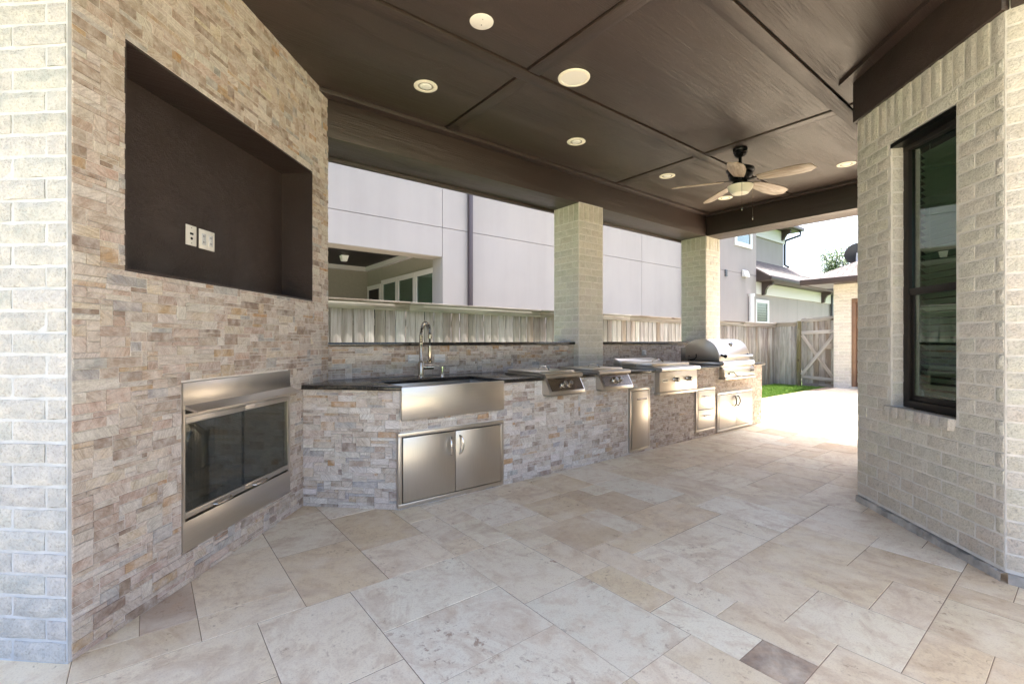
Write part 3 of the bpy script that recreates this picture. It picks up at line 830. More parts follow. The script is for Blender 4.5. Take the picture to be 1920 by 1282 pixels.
# faucet
fx, fy, fz = 2.005, 3.915, KH + .033
fc = thing('spring_faucet', 'tall spring neck pull down faucet behind the steel sink', 'faucet', (fx, fy, fz))
MB().lathe([(.0, 0), (.034, 0), (.034, .008), (.026, .014), (.025, .13), (.020, .138), (.016, .145), (.016, .29), (.020, .295), (.020, .315), (.0, .315)], n=20).build('body', 'nickel', fc)
arc = []
for k in range(40):
    u = k / 39
    if u < .32: arc.append(Vector((0, 0, .315 + u / .32 * .07)))
    else:
        th = (u - .32) / .68 * math.pi * 1.02
        arc.append(Vector((0, -.085 + .085 * math.cos(th), .385 + .105 * math.sin(th))))
MB().tube(arc, .008, 8).build('inner_hose', 'black_rubber', fc)
hel = []; turns = 26; N_ = turns * 10
for k in range(N_ + 1):
    u = k / N_ * 38.99; i = int(u); f = u - i
    p = arc[i].lerp(arc[min(i + 1, 39)], f); d = (arc[min(i + 1, 39)] - arc[max(i - 1, 0)]).normalized()
    sx = Vector((1, 0, 0)); up = d.cross(sx); an = 2 * math.pi * turns * k / N_
    hel.append(p + (sx * math.cos(an) + up * math.sin(an)) * .0165)
MB().tube(hel, .0032, 5).build('spring', 'nickel', fc)
MB().cyl((0, -.17, .385), (0, -.17, .350), .018, n=16).build('spring_collar', 'nickel', fc)
MB().cyl((0, -.17, .360), (0, -.17, .255), .0085, n=12).build('hose', 'black_rubber', fc)
MB().lathe([(0, .29), (.017, .29), (.018, .27), (.017, .18), (.014, .165), (.024, .15), (.022, .135), (0, .135)], (0, -.17, 0), 18).build('spray_head', 'nickel', fc)
MB().cyl((0, 0, .285), (0, -.155, .285), .007, n=10).build('holder_arm', 'nickel', fc)
MB().cyl((.02, -.0, .085), (.115, -.028, .085), .020, .020, n=16).build('valve', 'nickel', fc)
MB().cyl((.10, -.028, .10), (.155, -.045, .094), .008, .006, n=10).build('lever', 'nickel', fc)
sp = thing('soap_dispenser', 'short metal soap dispenser on granite beside the faucet', 'dispenser', (2.225, 3.905, fz))
MB().lathe([(0, 0), (.020, 0), (.020, .006), (.013, .012), (.013, .06), (.018, .064), (.018, .085), (0, .088)], n=16).build('body', 'chrome', sp)
MB().cyl((0, .0, .074), (0, -.05, .070), .006, n=8).build('nozzle', 'chrome', sp)

# access doors and drawers ------------------------------------------------
def bow(p0, p1, out, r, n=10):
    p0, p1, out = Vector(p0), Vector(p1), Vector(out); pts = [p0]
    for k in range(n + 1):
        u = k / n; pts.append(p0.lerp(p1, .04 + .92 * u) + out * (math.sin(math.pi * (.06 + .88 * u)) ** .6))
    return MB().tube(pts + [p1], r, 8)
def access_doors(xa, xb, za, zb, label, hmat, mat='steel_v', curve=1):
    t = thing('access_doors', label, 'cabinet doors', (xa, KY, za))
    W_, H_ = xb - xa, zb - za; fr = .03
    m = MB().box(0, W_, -.022, .012, 0, fr).box(0, W_, -.022, .012, H_ - fr, H_).box(0, fr, -.0222, .012, fr, H_ - fr).box(W_ - fr, W_, -.0222, .012, fr, H_ - fr)
    m.build('frame', mat, t, .002)
    bx('shadow_gap', 'black_metal', t, fr + .0005, W_ - fr - .0005, -.002, .012, fr + .0005, H_ - fr - .0005)
    xm_ = W_ / 2
    for s_, (p, q) in enumerate([(fr + .006, xm_ - .002), (xm_ + .002, W_ - fr - .006)]):
        dr = bx('door', mat, t, p, q, -.026, -.003, fr + .007, H_ - fr - .007, .0025)
        hx = xm_ - .038 if s_ == 0 else xm_ + .038
        bend = (-.016 if s_ == 0 else .016) * curve
        bow((hx, -.026, H_ * .60), (hx, -.026, H_ * .86), (bend, -.034, 0), .0075).build('handle', hmat, dr)
    return t
access_doors(1.445, 2.410, .018, .568, 'wide steel double access doors beneath the farmhouse sink', 'chrome')
access_doors(5.995, 6.985, .018, .548, 'pale steel double access doors beneath the domed grill', 'black_metal')
def bar_handle(W_, z, wd, parent, mat='nickel'):
    m = MB().cyl((W_ / 2 - wd / 2, -.05, z), (W_ / 2 + wd / 2, -.05, z), .009, n=12)
    for s_ in (-1, 1): m.cyl((W_ / 2 + s_ * wd * .36, -.026, z), (W_ / 2 + s_ * wd * .36, -.05, z), .006, n=8)
    return m.build('handle', mat, parent)
def drawer_unit(name, xa, xb, za, zb, n, label, cat, wd):
    t = thing(name, label, cat, (xa, KY, za)); W_, H_ = xb - xa, zb - za; fr = .028
    MB().box(0, W_, -.024, .012, 0, fr).box(0, W_, -.024, .012, H_ - fr, H_).box(0, fr, -.0242, .012, fr, H_ - fr).box(W_ - fr, W_, -.0242, .012, fr, H_ - fr).build('frame', 'steel_v', t, .002)
    bx('shadow_gap', 'black_metal', t, fr + .0005, W_ - fr - .0005, -.002, .012, fr + .0005, H_ - fr - .0005)
    hh = (H_ - 2 * fr - .008) / n
    for k in range(n):
        zb_ = fr + .006 + k * hh
        d_ = bx('drawer_front', 'steel_v', t, fr + .006, W_ - fr - .006, -.028, -.003, zb_, zb_ + hh - .005, .0025)
        bar_handle(W_, zb_ + hh - .005 - min(.085, hh * .3), wd, d_)
    return t
drawer_unit('trash_pullout', 4.128, 4.494, .028, .722, 1, 'tall narrow steel pull-out door between burner and griddle', 'cabinet door', .16)
drawer_unit('steel_drawers', 5.466, 5.928, .080, .640, 2, 'stack of two steel drawers beside the grill doors', 'drawers', .17)

# side burners -------------------------------------------------------------
def knob(parent, p, nrm, r=.026, ln=.035, mat='nickel', name='knob'):
    p = Vector(p); nrm = Vector(nrm).normalized()
    k = MB().cyl(p, p + nrm * .008, r * 1.35, r * 1.2, 20).build('bezel', 'chrome', None)
    o = MB().cyl(p + nrm * .008, p + nrm * ln, r, r * .88, 20).build(name, mat, parent, .002)
    k.parent = o
    MB().cyl(p + nrm * (ln - .001), p + nrm * (ln + .003), r * .8, r * .75, 20).build('cap', 'steel_dark', o)
    return o
def side_burner(xa, xb, label):
    t = thing('side_burner', label, 'side burner', (xa, KY, 0)); W_ = xb - xa
    z_ = KH + .034
    bx('body', 'steel', t, .004, W_ - .004, -.0, .55, .765, z_ + .008, .003)
    bx('rim', 'steel', t, -.012, W_ + .012, -.028, .565, z_ + .0005, z_ + .012, .003)
    MB().prism([(-.03, z_ - .012), (-.03, .905), (-.105, .775), (-.105, .752), (.02, .752), (.02, z_ - .012)], 0, W_, 'x').build('control_panel', 'steel', t, .003)
    MB().prism([(-.03 + .048 * math.cos(a) * .5 - .012, .918 + .024 * math.sin(a)) for a in [math.pi * k / 6 + math.pi / 2 for k in range(7)]] + [(.02, .894), (.02, .942)], -.012, W_ + .012, 'x').build('bullnose', 'steel', t)
    bx('drip_tray', 'steel_dark', t, .01, W_ - .03, -.085, .01, .735, .7515)
    lid = MB().box(.0, W_, .035, .53, z_ + .014, z_ + .042).build('lid', 'steel', t, .006)
    bow((W_ / 2, .16, z_ + .042), (W_ / 2, .32, z_ + .042), (0, 0, .035), .006).build('handle', 'chrome', lid)
    nn = Vector((0, -.130, .075)).normalized()
    MB().prism([(-.0345, .900), (-.1015, .784), (-.1035, .785), (-.0365, .901)], .03, W_ - .012, 'x').build('reflection_plate', 'steel_reflection', t)  # added plate, its dark tone imitates the ceiling reflected in the slope
    for k in (.44, .60):
        knob(t, (W_ * k, -.072, .838), nn, .027, .038)
    MB().box(W_ * .28, W_ * .55, -.047, -.038, .893, .904).build('vent_slot', 'black_metal', t)
side_burner(2.872, 3.335, 'low steel side burner with two knobs, next to the sink')
side_burner(3.605, 4.080, 'low steel side burner with two knobs, above the narrow pull-out door')

# griddle unit -------------------------------------------------------------
xa, xb = 4.612, 5.40
gr = thing('drop_in_griddle', 'wide steel drop-in griddle with flat lid and two front knobs', 'griddle', (xa, KY, 0)); W_ = xb - xa
z_ = KH + .034
bx('body', 'steel', gr, .0, W_, -.06, .58, .635, z_ + .006, .003)
bx('rim', 'steel', gr, -.012, W_ + .012, -.03, .60, z_ + .001, z_ + .014, .003)
bx('front_panel', 'steel_v', gr, -.012, W_ - .01, -.078, -.0605, .655, .885, .003)
bx('lower_lip', 'steel_v', gr, -.012, W_ - .008, -.084, .0, .618, .650, .003)
bz = [(-.085 - .028 * math.sin(a), .912 + .024 * math.cos(a)) for a in [math.pi * k / 8 for k in range(9)]]
MB().prism([(.02, .945), (-.085, .936)] + bz[1:] + [(.02, .888)], -.015, W_ + .018, 'x').build('bullnose', 'steel', gr)
lid = bx('lid', 'steel', gr, .0, W_ - .005, .03, .47, z_ + .016, z_ + .062, .006)
bow((W_ * .56, .18, z_ + .062), (W_ * .56, .34, z_ + .062), (0, 0, .032), .0065).build('handle', 'chrome', lid)
MB().cyl((-.012, .26, z_ + .030), (.0, .26, z_ + .030), .012, n=10).build('lid_latch', 'chrome', lid)
MB().prism([(.475, z_ + .015), (.60, z_ + .015), (.60, z_ + .105), (.575, z_ + .105), (.475, z_ + .068)], 0, W_ - .02, 'x').build('rear_guard', 'steel', gr, .003)
for k in (.38, .73): knob(gr, (W_ * k, -.078, .790), (0, -1, 0), .028, .052)
bd = bx('badge', 'steel_dark', gr, .035, .15, -.082, -.0775, .765, .805)
for k in range(4): bx('badge_mark', 'black_metal', bd, .05 + k * .023, .066 + k * .023, -.0835, -.0815, .777, .794)

# domed grill -------------------------------------------------------------
xa, xb = 6.075, 6.945
gl = thing('barbecue_grill', 'large stainless steel grill with a domed hood at the end of counter', 'grill', (xa, KY, 0)); W_ = xb - xa
bx('firebox', 'steel', gl, .0, W_, -.02, .56, .735, .955, .004)
bx('rim', 'steel_dark', gl, -.02, W_ + .02, -.04, .575, .917, .932, .003)
def dome(off):
    pts = [(-.005 + off, .965)]
    pts += [(.245 - (.25 - off) * math.cos(a), .985 + (.285 - off) * math.sin(a) ** .92) for a in [math.pi / 2 * k / 14 for k in range(0, 15)]]
    pts += [(.36, 1.255 - off), (.45, 1.215 - off), (.50 - off, 1.16 - off), (.50 - off, 1.0), (.43, .975)]
    return pts
hood = MB().prism(dome(0), 0.0, W_, 'x').build('hood', 'steel', gl, .004)
MB().cyl((W_ * .52, .0672, 1.190), (W_ * .52, .052, 1.206), .034, n=20).build('thermometer', 'chrome', hood)
MB().cyl((W_ * .52, .0555, 1.2025), (W_ * .52, .049, 1.209), .020, n=16).build('dial', 'black_metal', hood)
hd = MB().cyl((.05, -.055, 1.035), (W_ - .03, -.055, 1.035), .013, n=14)
hd.build('handle', 'steel', hood)
for xx in (.06, W_ - .06): MB().cyl((xx, -.05, 1.035), (xx, .01, 1.05), .012, .016, n=10).build('handle_mount', 'black_metal', hood)
MB().cyl((.035, -.068, 1.035), (.075, -.060, 1.035), .024, .020, n=14).build('handle_end', 'black_metal', hood)
MB().tube([(-.003, .33, 1.06), (-.004, .33, 1.01), (-.004, .36, .985), (-.004, .42, .975)], .007, 8).build('spit_slot', 'black_rubber', hood)
MB().cyl((-.003, .44, 1.03), (.002, .44, 1.03), .008, n=10).build('rivet', 'black_metal', hood)
MB().prism([(.46, .935), (.58, .935), (.58, 1.14), (.50, 1.16)], .01, W_ - .01, 'x').build('back_panel', 'steel_dark', gl, .003)
bz = [(-.045 - .030 * math.sin(a), .935 + .030 * math.cos(a)) for a in [math.pi * k / 8 for k in range(9)]]
MB().prism([(.0, .965)] + bz + [(.0, .905)], -.012, W_ + .012, 'x').build('bullnose', 'steel', gl)
MB().prism([(-.035, .905), (-.030, .895), (-.075, .855), (-.080, .755), (-.02, .755), (.0, .905)], 0.0, W_, 'x').build('front_panel', 'steel_v', gl, .002)
bx('lower_lip', 'steel_v', gl, -.01, W_ + .008, -.095, -.0, .722, .750, .003)
knob(gl, (W_ * .12, -.079, .80), (0, -1, 0), .012, .02)
MB().tube([(W_ * .16, -.085, .82), (W_ * .24, -.10, .815), (W_ * .30, -.105, .775), (W_ * .36, -.10, .757), (W_ * .46, -.098, .757)], .006, 8).build('lighting_hook', 'black_rubber', gl)
bd = bx('badge', 'steel_dark', gl, W_ - .13, W_ - .03, -.0845, -.078, .80, .84)
for k in range(3): bx('badge_mark', 'black_metal', bd, W_ - .122 + k * .03, W_ - .102 + k * .03, -.086, -.084, .81, .832)
tb = thing('orange_block', 'small terracotta block standing on granite behind the grill', 'brick', (7.12, 3.50, KH + .033))  # stands in for an unidentified orange shape
bx('block', 'orange', tb, -.04, .06, -.03, .05, 0, .115, .004)
bx('slate_cap', 'granite', tb, -.09, .07, -.04, .06, .116, .128, .002)

# ------------------------------------------------------------------ ceiling fixtures
def downlight(x, y, label):
    t = thing('recessed_light', label, 'ceiling light', (x, y, CZ), 0, 'recessed ceiling lights')
    MB().lathe([(.062, .0), (.064, -.006), (.086, -.007), (.095, -.003), (.095, .0)], n=32).build('trim_ring', 'cream_trim', t)
    MB().lathe([(.0, -.0022), (.0, -.0012), (.064, -.0012), (.064, -.0022)], n=32).build('baffle', 'baffle_grey', t)
    MB().lathe([(.0, -.0095), (.030, -.009), (.044, -.006), (.048, -.0022), (.0, -.002)], n=28).build('bulb', 'bulb', t)
downlight(1.772, 3.38, 'round recessed ceiling light nearest the fireplace wall')
downlight(3.488, 3.36, 'round recessed ceiling light above the side burner next to the sink')
downlight(5.107, 3.358, 'round recessed ceiling light above the griddle')
downlight(6.549, 3.357, 'round recessed ceiling light above grill, partly behind a fan blade')
downlight(6.407, 1.844, 'round recessed ceiling light between fan and house wall')
t = thing('blank_cover', 'round white blank cover plate on ceiling with one dark hole', 'ceiling cover', (1.696, 2.472, CZ))
MB().lathe([(0, -.006), (.07, -.006), (.076, -.003), (.077, 0), (0, 0)], n=36).build('plate', 'white_plastic', t)
MB().cyl((.012, .02, -.0075), (.012, .02, -.005), .004, n=10).build('screw', 'black_metal', t)
MB().cyl((-.012, -.03, -.0075), (-.012, -.03, -.005), .003, n=10).build('screw', 'chrome', t)
t = thing('ceiling_speaker', 'large round cream speaker grille set in the dark ceiling', 'speaker', (2.624, 2.553, CZ))
MB().lathe([(.10, 0), (.102, -.010), (.116, -.011), (.124, -.006), (.125, 0)], n=40).build('rim', 'cream_trim', t)
MB().lathe([(0, -.0085), (.06, -.008), (.102, -.006), (.102, 0), (0, 0)], n=40).build('grille', 'white_plastic', t)

# ceiling fan
fan = thing('ceiling_fan', 'black ceiling fan with five oak blades and a frosted bowl light', 'fan', (4.996, 2.398, CZ))
MB().lathe([(0, -.001), (.072, -.001), (.074, -.02), (.068, -.03), (.070, -.045), (.058, -.06), (.060, -.072), (.040, -.09), (.022, -.10), (0, -.10)], n=28).build('canopy', 'black_metal', fan)
MB().lathe([(0, -.095), (.016, -.095), (.016, -.185), (.028, -.19), (.030, -.21), (0, -.21)], n=16).build('downrod', 'black_metal', fan)
MB().lathe([(0, -.195), (.05, -.197), (.115, -.207), (.136, -.222), (.138, -.245), (.120, -.265), (.125, -.285), (.105, -.325), (.07, -.345), (0, -.345)], n=36).build('motor_housing', 'black_metal', fan)
MB().lathe([(0, -.34), (.072, -.34), (.072, -.375), (.105, -.385), (.107, -.395), (0, -.395)], n=32).build('light_kit', 'black_metal', fan)
MB().lathe([(0, -.390), (.105, -.392), (.128, -.400), (.118, -.435), (.090, -.470), (.082, -.480), (.04, -.486), (0, -.487)], n=36).build('light_bowl', 'ceramic_bowl', fan)
bo = [(.0, -.050), (.08, -.064), (.20, -.080), (.33, -.088), (.43, -.084), (.505, -.066), (.530, .020), (.47, .070), (.40, .082), (.28, .084), (.15, .070), (.0, .048)]
bmesh_ = None
for k in range(5):
    an = R(58 + 72 * k)
    if bmesh_ is None:
        bl = MB().prism(bo, -.004, .004, 'z').build('blade', 'oak', fan, .0015); bmesh_ = bl.data
    else:
        bl = bpy.data.objects.new('blade', bmesh_); col.objects.link(bl); bl.parent = fan
    bl.matrix_local = Matrix.Translation((0, 0, -.352)) @ Matrix.Rotation(an, 4, 'Z') @ Matrix.Translation((.175, 0, 0)) @ Matrix.Rotation(R(3.0), 4, 'Y') @ Matrix.Rotation(R(-13), 4, 'X')
    br_ = MB().box(-.115, .0, -.016, .016, .001, .009).prism([(.0, -.016), (.035, -.040), (.075, -.034), (.055, -.0), (.075, .034), (.035, .040), (.0, .016)], .0045, .010, 'z').build('blade_arm', 'black_metal', bl, .001)
for (cx, cy, l0) in ((-.055, -.035, .20), (.045, -.045, .27)):
    m = MB().cyl((cx * 2.0, cy * 2.0, -.39), (cx * 2.0, cy * 2.0, -.46 - l0), .0018, n=6)
    pc = m.build('pull_chain', 'nickel', fan)
    MB().lathe([(0, 0), (.006, -.004), (.007, -.022), (.004, -.034), (0, -.034)], (cx * 2.0, cy * 2.0, -.46 - l0), 10).build('pull_knob', 'nickel', pc)

# ------------------------------------------------------------------ wood fence and gate
def wcol(rnd, dark=0.0):
    c = rnd.choices([lin(170, 164, 157), lin(158, 150, 142), lin(180, 176, 170), lin(152, 136, 121), lin(142, 132, 123)], [30, 28, 18, 12, 12])[0]
    c = jit(c, .11, rnd); return tuple(x * (1 - dark) for x in c)
rf = random.Random(19)
fy0 = 6.0
def ftop(x): return 1.783 - .0025 * (x - 1.8)
fen = thing('wood_fence', 'weathered grey board fence with a cap rail behind the counter', 'fence', (0, fy0, 0))
x = -2.0; pk = {}
while x < 14.56:
    wd = .141; var = rf.randrange(4)
    if var not in pk:
        rr = random.Random(var); pm_ = MB().box(.0018 + rr.uniform(0, .002), wd - .0035 - rr.uniform(0, .003), -.016, 0, -.075, 1.70)
        o = pm_.build('picket', FENCE_V, fen, .0015); pk[var] = o.data
    else:
        o = bpy.data.objects.new('picket', pk[var]); col.objects.link(o); o.parent = fen
    o.location = (x, rf.uniform(-.004, .004), -(x - 1.8) * .0025); o.rotation_euler = (0, R(rf.uniform(-.25, .25)), 0)
    o.color = wcol(rf, .30 if x > 8 else .0) + (1,); x += .1465
xx = -2.0
while xx < 14.5:
    ln = min(2.44, 14.60 - xx)
    for nm, (ya, yb_, za, zb) in (('trim_board', (-.038, -.018, -.125, -.036)), ('cap_rail', (-.075, .085, -.034, .0))):
        o = bx(nm, FENCE_X, fen, 0, ln - .004, ya, yb_, za, zb, .003)
        o.location = (xx, 0, ftop(xx)); o.rotation_euler = (0, R(.14) + R(rf.uniform(-.12, .12)), R(rf.uniform(-.1, .1))); o.color = wcol(rf, .45 if nm == 'cap_rail' else .25) + (1,)
    for nm, zz in (('back_rail', 1.45), ('back_rail', .35)):
        o = bx(nm, FENCE_X, fen, 0, ln, .006, .044, zz, zz + .09); o.location = (xx, 0, 0); o.color = wcol(rf) + (1,)
    o = bx('post', FENCE_V, fen, 0, .09, .046, .136, -.075, 1.70); o.location = (xx, 0, 0); o.color = wcol(rf) + (1,)
    xx += 2.44
gx = 14.6
fe2 = thing('side_fence', 'short weathered fence panel between fence corner and gate', 'fence', (gx, 0, 0))
yy = 5.985
while yy > 5.40:
    o = bx('picket', FENCE_V, fe2, -.016, 0, -.1435, -.002, -.08, 1.74, .0015); o.location = (rf.uniform(-.003, .003), yy, 0); o.color = wcol(rf, .22) + (1,); yy -= .1465
o = bx('trim_board', FENCE_Y, fe2, -.038, -.018, 5.38, 5.92, 1.66, 1.745, .002); o.color = wcol(rf, .25) + (1,)
o = bx('cap_rail', FENCE_Y, fe2, -.075, .07, 5.37, 6.0, 1.747, 1.785, .002); o.color = wcol(rf, .3) + (1,)
o = bx('post', FENCE_V, fe2, -.075, .03, 5.285, 5.378, -.08, 1.80, .004); o.color = lin(104, 98, 66) + (1,)
gate = thing('wood_gate', 'weathered wooden gate with crossed diagonal braces by the brick garage', 'gate', (gx, 0, 0))
yy = 5.275
while yy > 4.45:
    o = bx('board', FENCE_V, gate, -.0, .018, -.1405, -.002, .06, 1.86, .0015); o.location = (rf.uniform(-.002, .002), yy, 0); o.color = wcol(rf, .28) + (1,); yy -= .1435
def gboard(nm, mat, y0, z0, y1, z1, wd, x0, dark=.1):
    d = Vector((0, y1 - y0, z1 - z0)); L_ = d.length; an = math.atan2(d.z, d.y)
    o = MB().box(x0 - .02, x0, 0, L_, -wd / 2, wd / 2).build(nm, mat, gate, .002)
    o.location = (0, y0, z0); o.rotation_euler = (an, 0, 0); o.color = wcol(rf, dark) + (1,); return o
gboard('rail', FENCE_Y, 5.275, 1.46, 4.45, 1.50, .095, -.002, -.05)
gboard('rail', FENCE_Y, 5.275, .225, 4.45, .175, .095, -.002)
gboard('brace', FENCE_Y, 5.26, 1.40, 4.50, .24, .085, -.003, -.12)
gboard('brace', FENCE_Y, 5.26, .28, 4.46, 1.42, .085, -.024, .12)
gboard('latch_board', FENCE_Y, 4.72, 1.10, 4.45, 1.10, .16, -.004, -.15)
gboard('top_trim', FENCE_Y, 5.28, 1.80, 4.45, 1.84, .08, -.002, .3)
gboard('cap_rail', FENCE_Y, 5.28, 1.855, 4.45, 1.90, .035, .03, .3)
gboard('kick_board', FENCE_Y, 5.27, .0, 4.86, .0, .17, .03, .35)
gboard('kick_board', FENCE_Y, 4.855, .01, 4.44, .01, .17, .03, .30)

# ------------------------------------------------------------------ grass strip
def grass():
    rnd = random.Random(4); V, Fc, S = [], [], []
    for _ in range(34000):
        x = 7.75 + 6.9 * rnd.random(); y = 4.57 + 1.43 * rnd.random()
        h = rnd.uniform(.035, .08); a = rnd.uniform(0, 6.283); ln = rnd.uniform(.03, .09); wd = rnd.uniform(.0025, .005)
        dx, dy = math.cos(a), math.sin(a); o = len(V)
        V += [(x - dy * wd, y + dx * wd, -.075), (x + dy * wd, y - dx * wd, -.075), (x + dx * ln * .5 + dy * wd * .7, y + dy * ln * .5 - dx * wd * .7, -.075 + h * .65), (x + dx * ln, y + dy * ln, -.075 + h)]
        Fc += [(o, o + 1, o + 2), (o, o + 2, o + 3)]; s = rnd.random(); S += [s, s]
    me = bpy.data.meshes.new('grass'); me.from_pydata(V, [], Fc); me.materials.append(MAT['blade'])
    me.attributes.new('seed', 'FLOAT', 'FACE').data.foreach_set('value', S)
    o = bpy.data.objects.new('grass', me); col.objects.link(o); stuff(o)
    tag(o, 'strip of bright green mown grass along the fence', 'grass')
grass()

# ------------------------------------------------------------------ neighbour's stucco house
NY = 9.0
nh = thing('stucco_house', 'tall pale stucco house with a covered patio beyond the fence', 'house', (0, NY, 0))
jg = .012
def spanel(xa, xb, za, zb, mat='stucco', y0=0.0):
    bx('stucco_panel', mat, nh, xa + jg / 2, xb - jg / 2, y0, y0 + .06, za + jg / 2, zb - jg / 2)
OPX, OPZ, JZ, TZ = 5.13, 3.085, 3.735, 7.2
bx('wall_backing', 'stucco_joint', nh, OPX + .02, 20.14, .05, .35, -.1, TZ)
bx('wall_backing', 'stucco_joint', nh, -6.0, OPX + .0195, .05, .35, OPZ + .02, TZ)
spanel(-6, OPX, OPZ, JZ); spanel(-6, OPX, JZ, TZ)
for xa, xb in ((OPX, 12.3), (12.3, 15.2)):
    spanel(xa, xb, -.1, JZ); spanel(xa, xb, JZ, TZ)
spanel(15.2, 20.15, -.1, 3.95, 'stucco_grey'); spanel(15.2, 20.15, 3.95, TZ, 'stucco_grey')
# covered patio
bx('patio_header', 'stucco_tan', nh, -6, OPX + .05, .061, .45, OPZ - .002, OPZ + .4)
bx('patio_jamb', 'stucco', nh, OPX - .001, OPX + .06, .061, .44, -.1, OPZ - .003)
bx('patio_side_wall', 'stucco_tan', nh, 5.20, 5.3, .36, 4.7, -.1, 3.6)
bx('patio_back_wall', 'stucco_tan', nh, -6, 5.2, 4.6, 4.7, -.1, 3.6)
bx('patio_ceiling', 'dark_wood', nh, -6, 5.2, .36, 4.65, 3.42, 3.5)
bx('crown_moulding', 'frieze', nh, 5.10, 5.199, .46, 4.6, 3.30, 3.419)
bx('crown_moulding', 'frieze', nh, -6, 5.099, 4.50, 4.599, 3.30, 3.419)
bx('patio_floor', 'concrete', nh, -6, 5.2, 0, 4.6, -.1, .02)
def side_window(ya, yb, za, zb, x=5.2, tr=.09, name='window'):
    wn_ = bpy.data.objects.new(name, None); col.objects.link(wn_); wn_.parent = nh
    MB().box(x - .04, x + .01, ya, yb, zb - tr * 1.3, zb).box(x - .04, x + .01, ya, ya + tr, za, zb - tr * 1.3).box(x - .04, x + .01, yb - tr, yb, za, zb - tr * 1.3).build('frame', 'frieze', wn_)
    bx('pane', 'neighbour_glass', wn_, x - .012, x - .008, ya + tr, yb - tr, za, zb - tr * 1.3)
    bx('shade', 'stucco_tan', wn_, x - .003, x - .001, ya + tr + .03, yb - tr - .03, zb - .42, zb - tr * 1.3)
    return wn_
side_window(.42, 1.42, .5, 2.92); side_window(1.43, 2.45, .5, 2.92); side_window(2.46, 3.48, .5, 2.92)
dw = bpy.data.objects.new('back_door', None); col.objects.link(dw); dw.parent = nh
MB().box(5.15, 5.21, 3.52, 4.50, 2.72, 2.84).box(5.15, 5.21, 3.52, 3.62, 0, 2.72).box(5.15, 5.21, 4.40, 4.50, 0, 2.72).build('frame', 'frieze', dw)
bx('leaf', 'black_metal', dw, 5.16, 5.2, 3.621, 4.399, 0.02, 2.719)
# downspouts, window, vents
def dspout(x, z0, z1, mat='downspout', wd=.10):
    o = MB().box(x - wd / 2, x + wd / 2, -.085, -.005, z0, z1).box(x - wd / 2 - .012, x + wd / 2 + .012, -.088, -.002, 1.95, 1.99).box(x - wd / 2 + .02, x - wd / 2 + .03, -.089, -.08, z0, z1).build('downspout', mat, nh, .004); return o
dspout(5.83, 0, TZ); dspout(14.62, 0, TZ, 'gutter_grey', .12)
def front_window(xa, xb, za, zb, tr=.10, y0=0.0):
    wn_ = bpy.data.objects.new('window', None); col.objects.link(wn_); wn_.parent = nh
    MB().box(xa, xb, y0 - .05, y0 + .01, zb - tr, zb).box(xa, xb, y0 - .05, y0 + .01, za, za + tr).box(xa, xa + tr, y0 - .0498, y0 + .01, za + tr, zb - tr).box(xb - tr, xb, y0 - .0498, y0 + .01, za + tr, zb - tr).build('frame', 'white_trim', wn_)
    bx('pane', 'neighbour_glass', wn_, xa + tr, xb - tr, y0 - .02, y0 - .016, za + tr, zb - tr)
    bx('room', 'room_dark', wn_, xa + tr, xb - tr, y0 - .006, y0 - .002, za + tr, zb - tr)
    for k in range(7):
        zz = zb - tr - .07 - k * .11
        if zz > za + tr: bx('blind_slat', 'stucco_tan', wn_, xa + tr + .02, xb - tr - .02, y0 - .012, y0 - .009, zz, zz + .05)
    bx('meeting_rail', 'white_trim', wn_, xa + tr, xb - tr, y0 - .04, y0 - .021, za + (zb - za) * .36, za + (zb - za) * .36 + .05)
front_window(18.25, 19.70, 5.02, 6.6, .16)
MB().prism([(-.16, 3.82), (-.02, 3.82), (-.02, 4.10), (-.10, 4.05)], 18.85, 19.25, 'x').build('dryer_vent', 'white_trim', nh)
m = MB()
for k in range(3): m.box(17.50, 17.66, -.04, -.001, 3.72 + k * .09, 3.79 + k * .09)
m.build('vent_grille', 'gutter_grey', nh)
pv = MB().cyl((19.52, -.09, -.05), (19.52, -.09, 3.05), .10, n=14).cyl((19.52, -.09, 3.05), (19.52, -.09, 3.16), .13, n=14)
pv.build('vent_pipe', 'pvc', nh)
# lower wing
bx('wing_wall', 'stucco_grey', nh, 20.17, 31.0, .12, .4, -.1, 4.4)
bx('wing_frieze', 'frieze', nh, 20.17, 31.0, .05, .118, 3.22, 3.72)
front_window(20.24, 21.55, 1.45, 3.0, .14, .12)
MB().box(24.7, 24.715, .118, .1195, -.1, 3.2).build('wall_joint', 'stucco_joint', nh)
bx('upper_wall', 'stucco_grey', nh, 20.151, 25.6, 1.10, 1.4, 3.6, TZ - .4)
bx('upper_frieze', 'frieze', nh, 20.16, 25.65, 1.03, 1.098, 6.15, 6.75)
rfm = MB().add([(20.20, -.52, 3.93), (31.5, -.52, 3.93), (31.5, 1.12, 5.02), (20.20, 1.12, 5.02), (20.20, -.52, 3.86), (31.5, -.52, 3.86), (31.5, 1.12, 4.94), (20.20, 1.12, 4.94)],
               [(0, 1, 2, 3), (4, 7, 6, 5), (0, 4, 5, 1), (0, 3, 7, 4), (1, 5, 6, 2)])
rfo = rfm.build('lower_roof', 'shingle', nh, smooth=False)
MB().box(20.15, 31.5, -.62, -.50, 3.74, 3.92).build('gutter', 'brown_trim', rfo, .02)
MB().prism([(-.50, 3.75), (.115, 3.75), (.115, 4.33), (-.50, 3.90)], 20.15, 20.2, 'x').build('rake_end', 'brown_trim', rfo)
bx('soffit', 'brown_trim', rfo, 20.2, 31.4, -.499, .049, 3.745, 3.76)
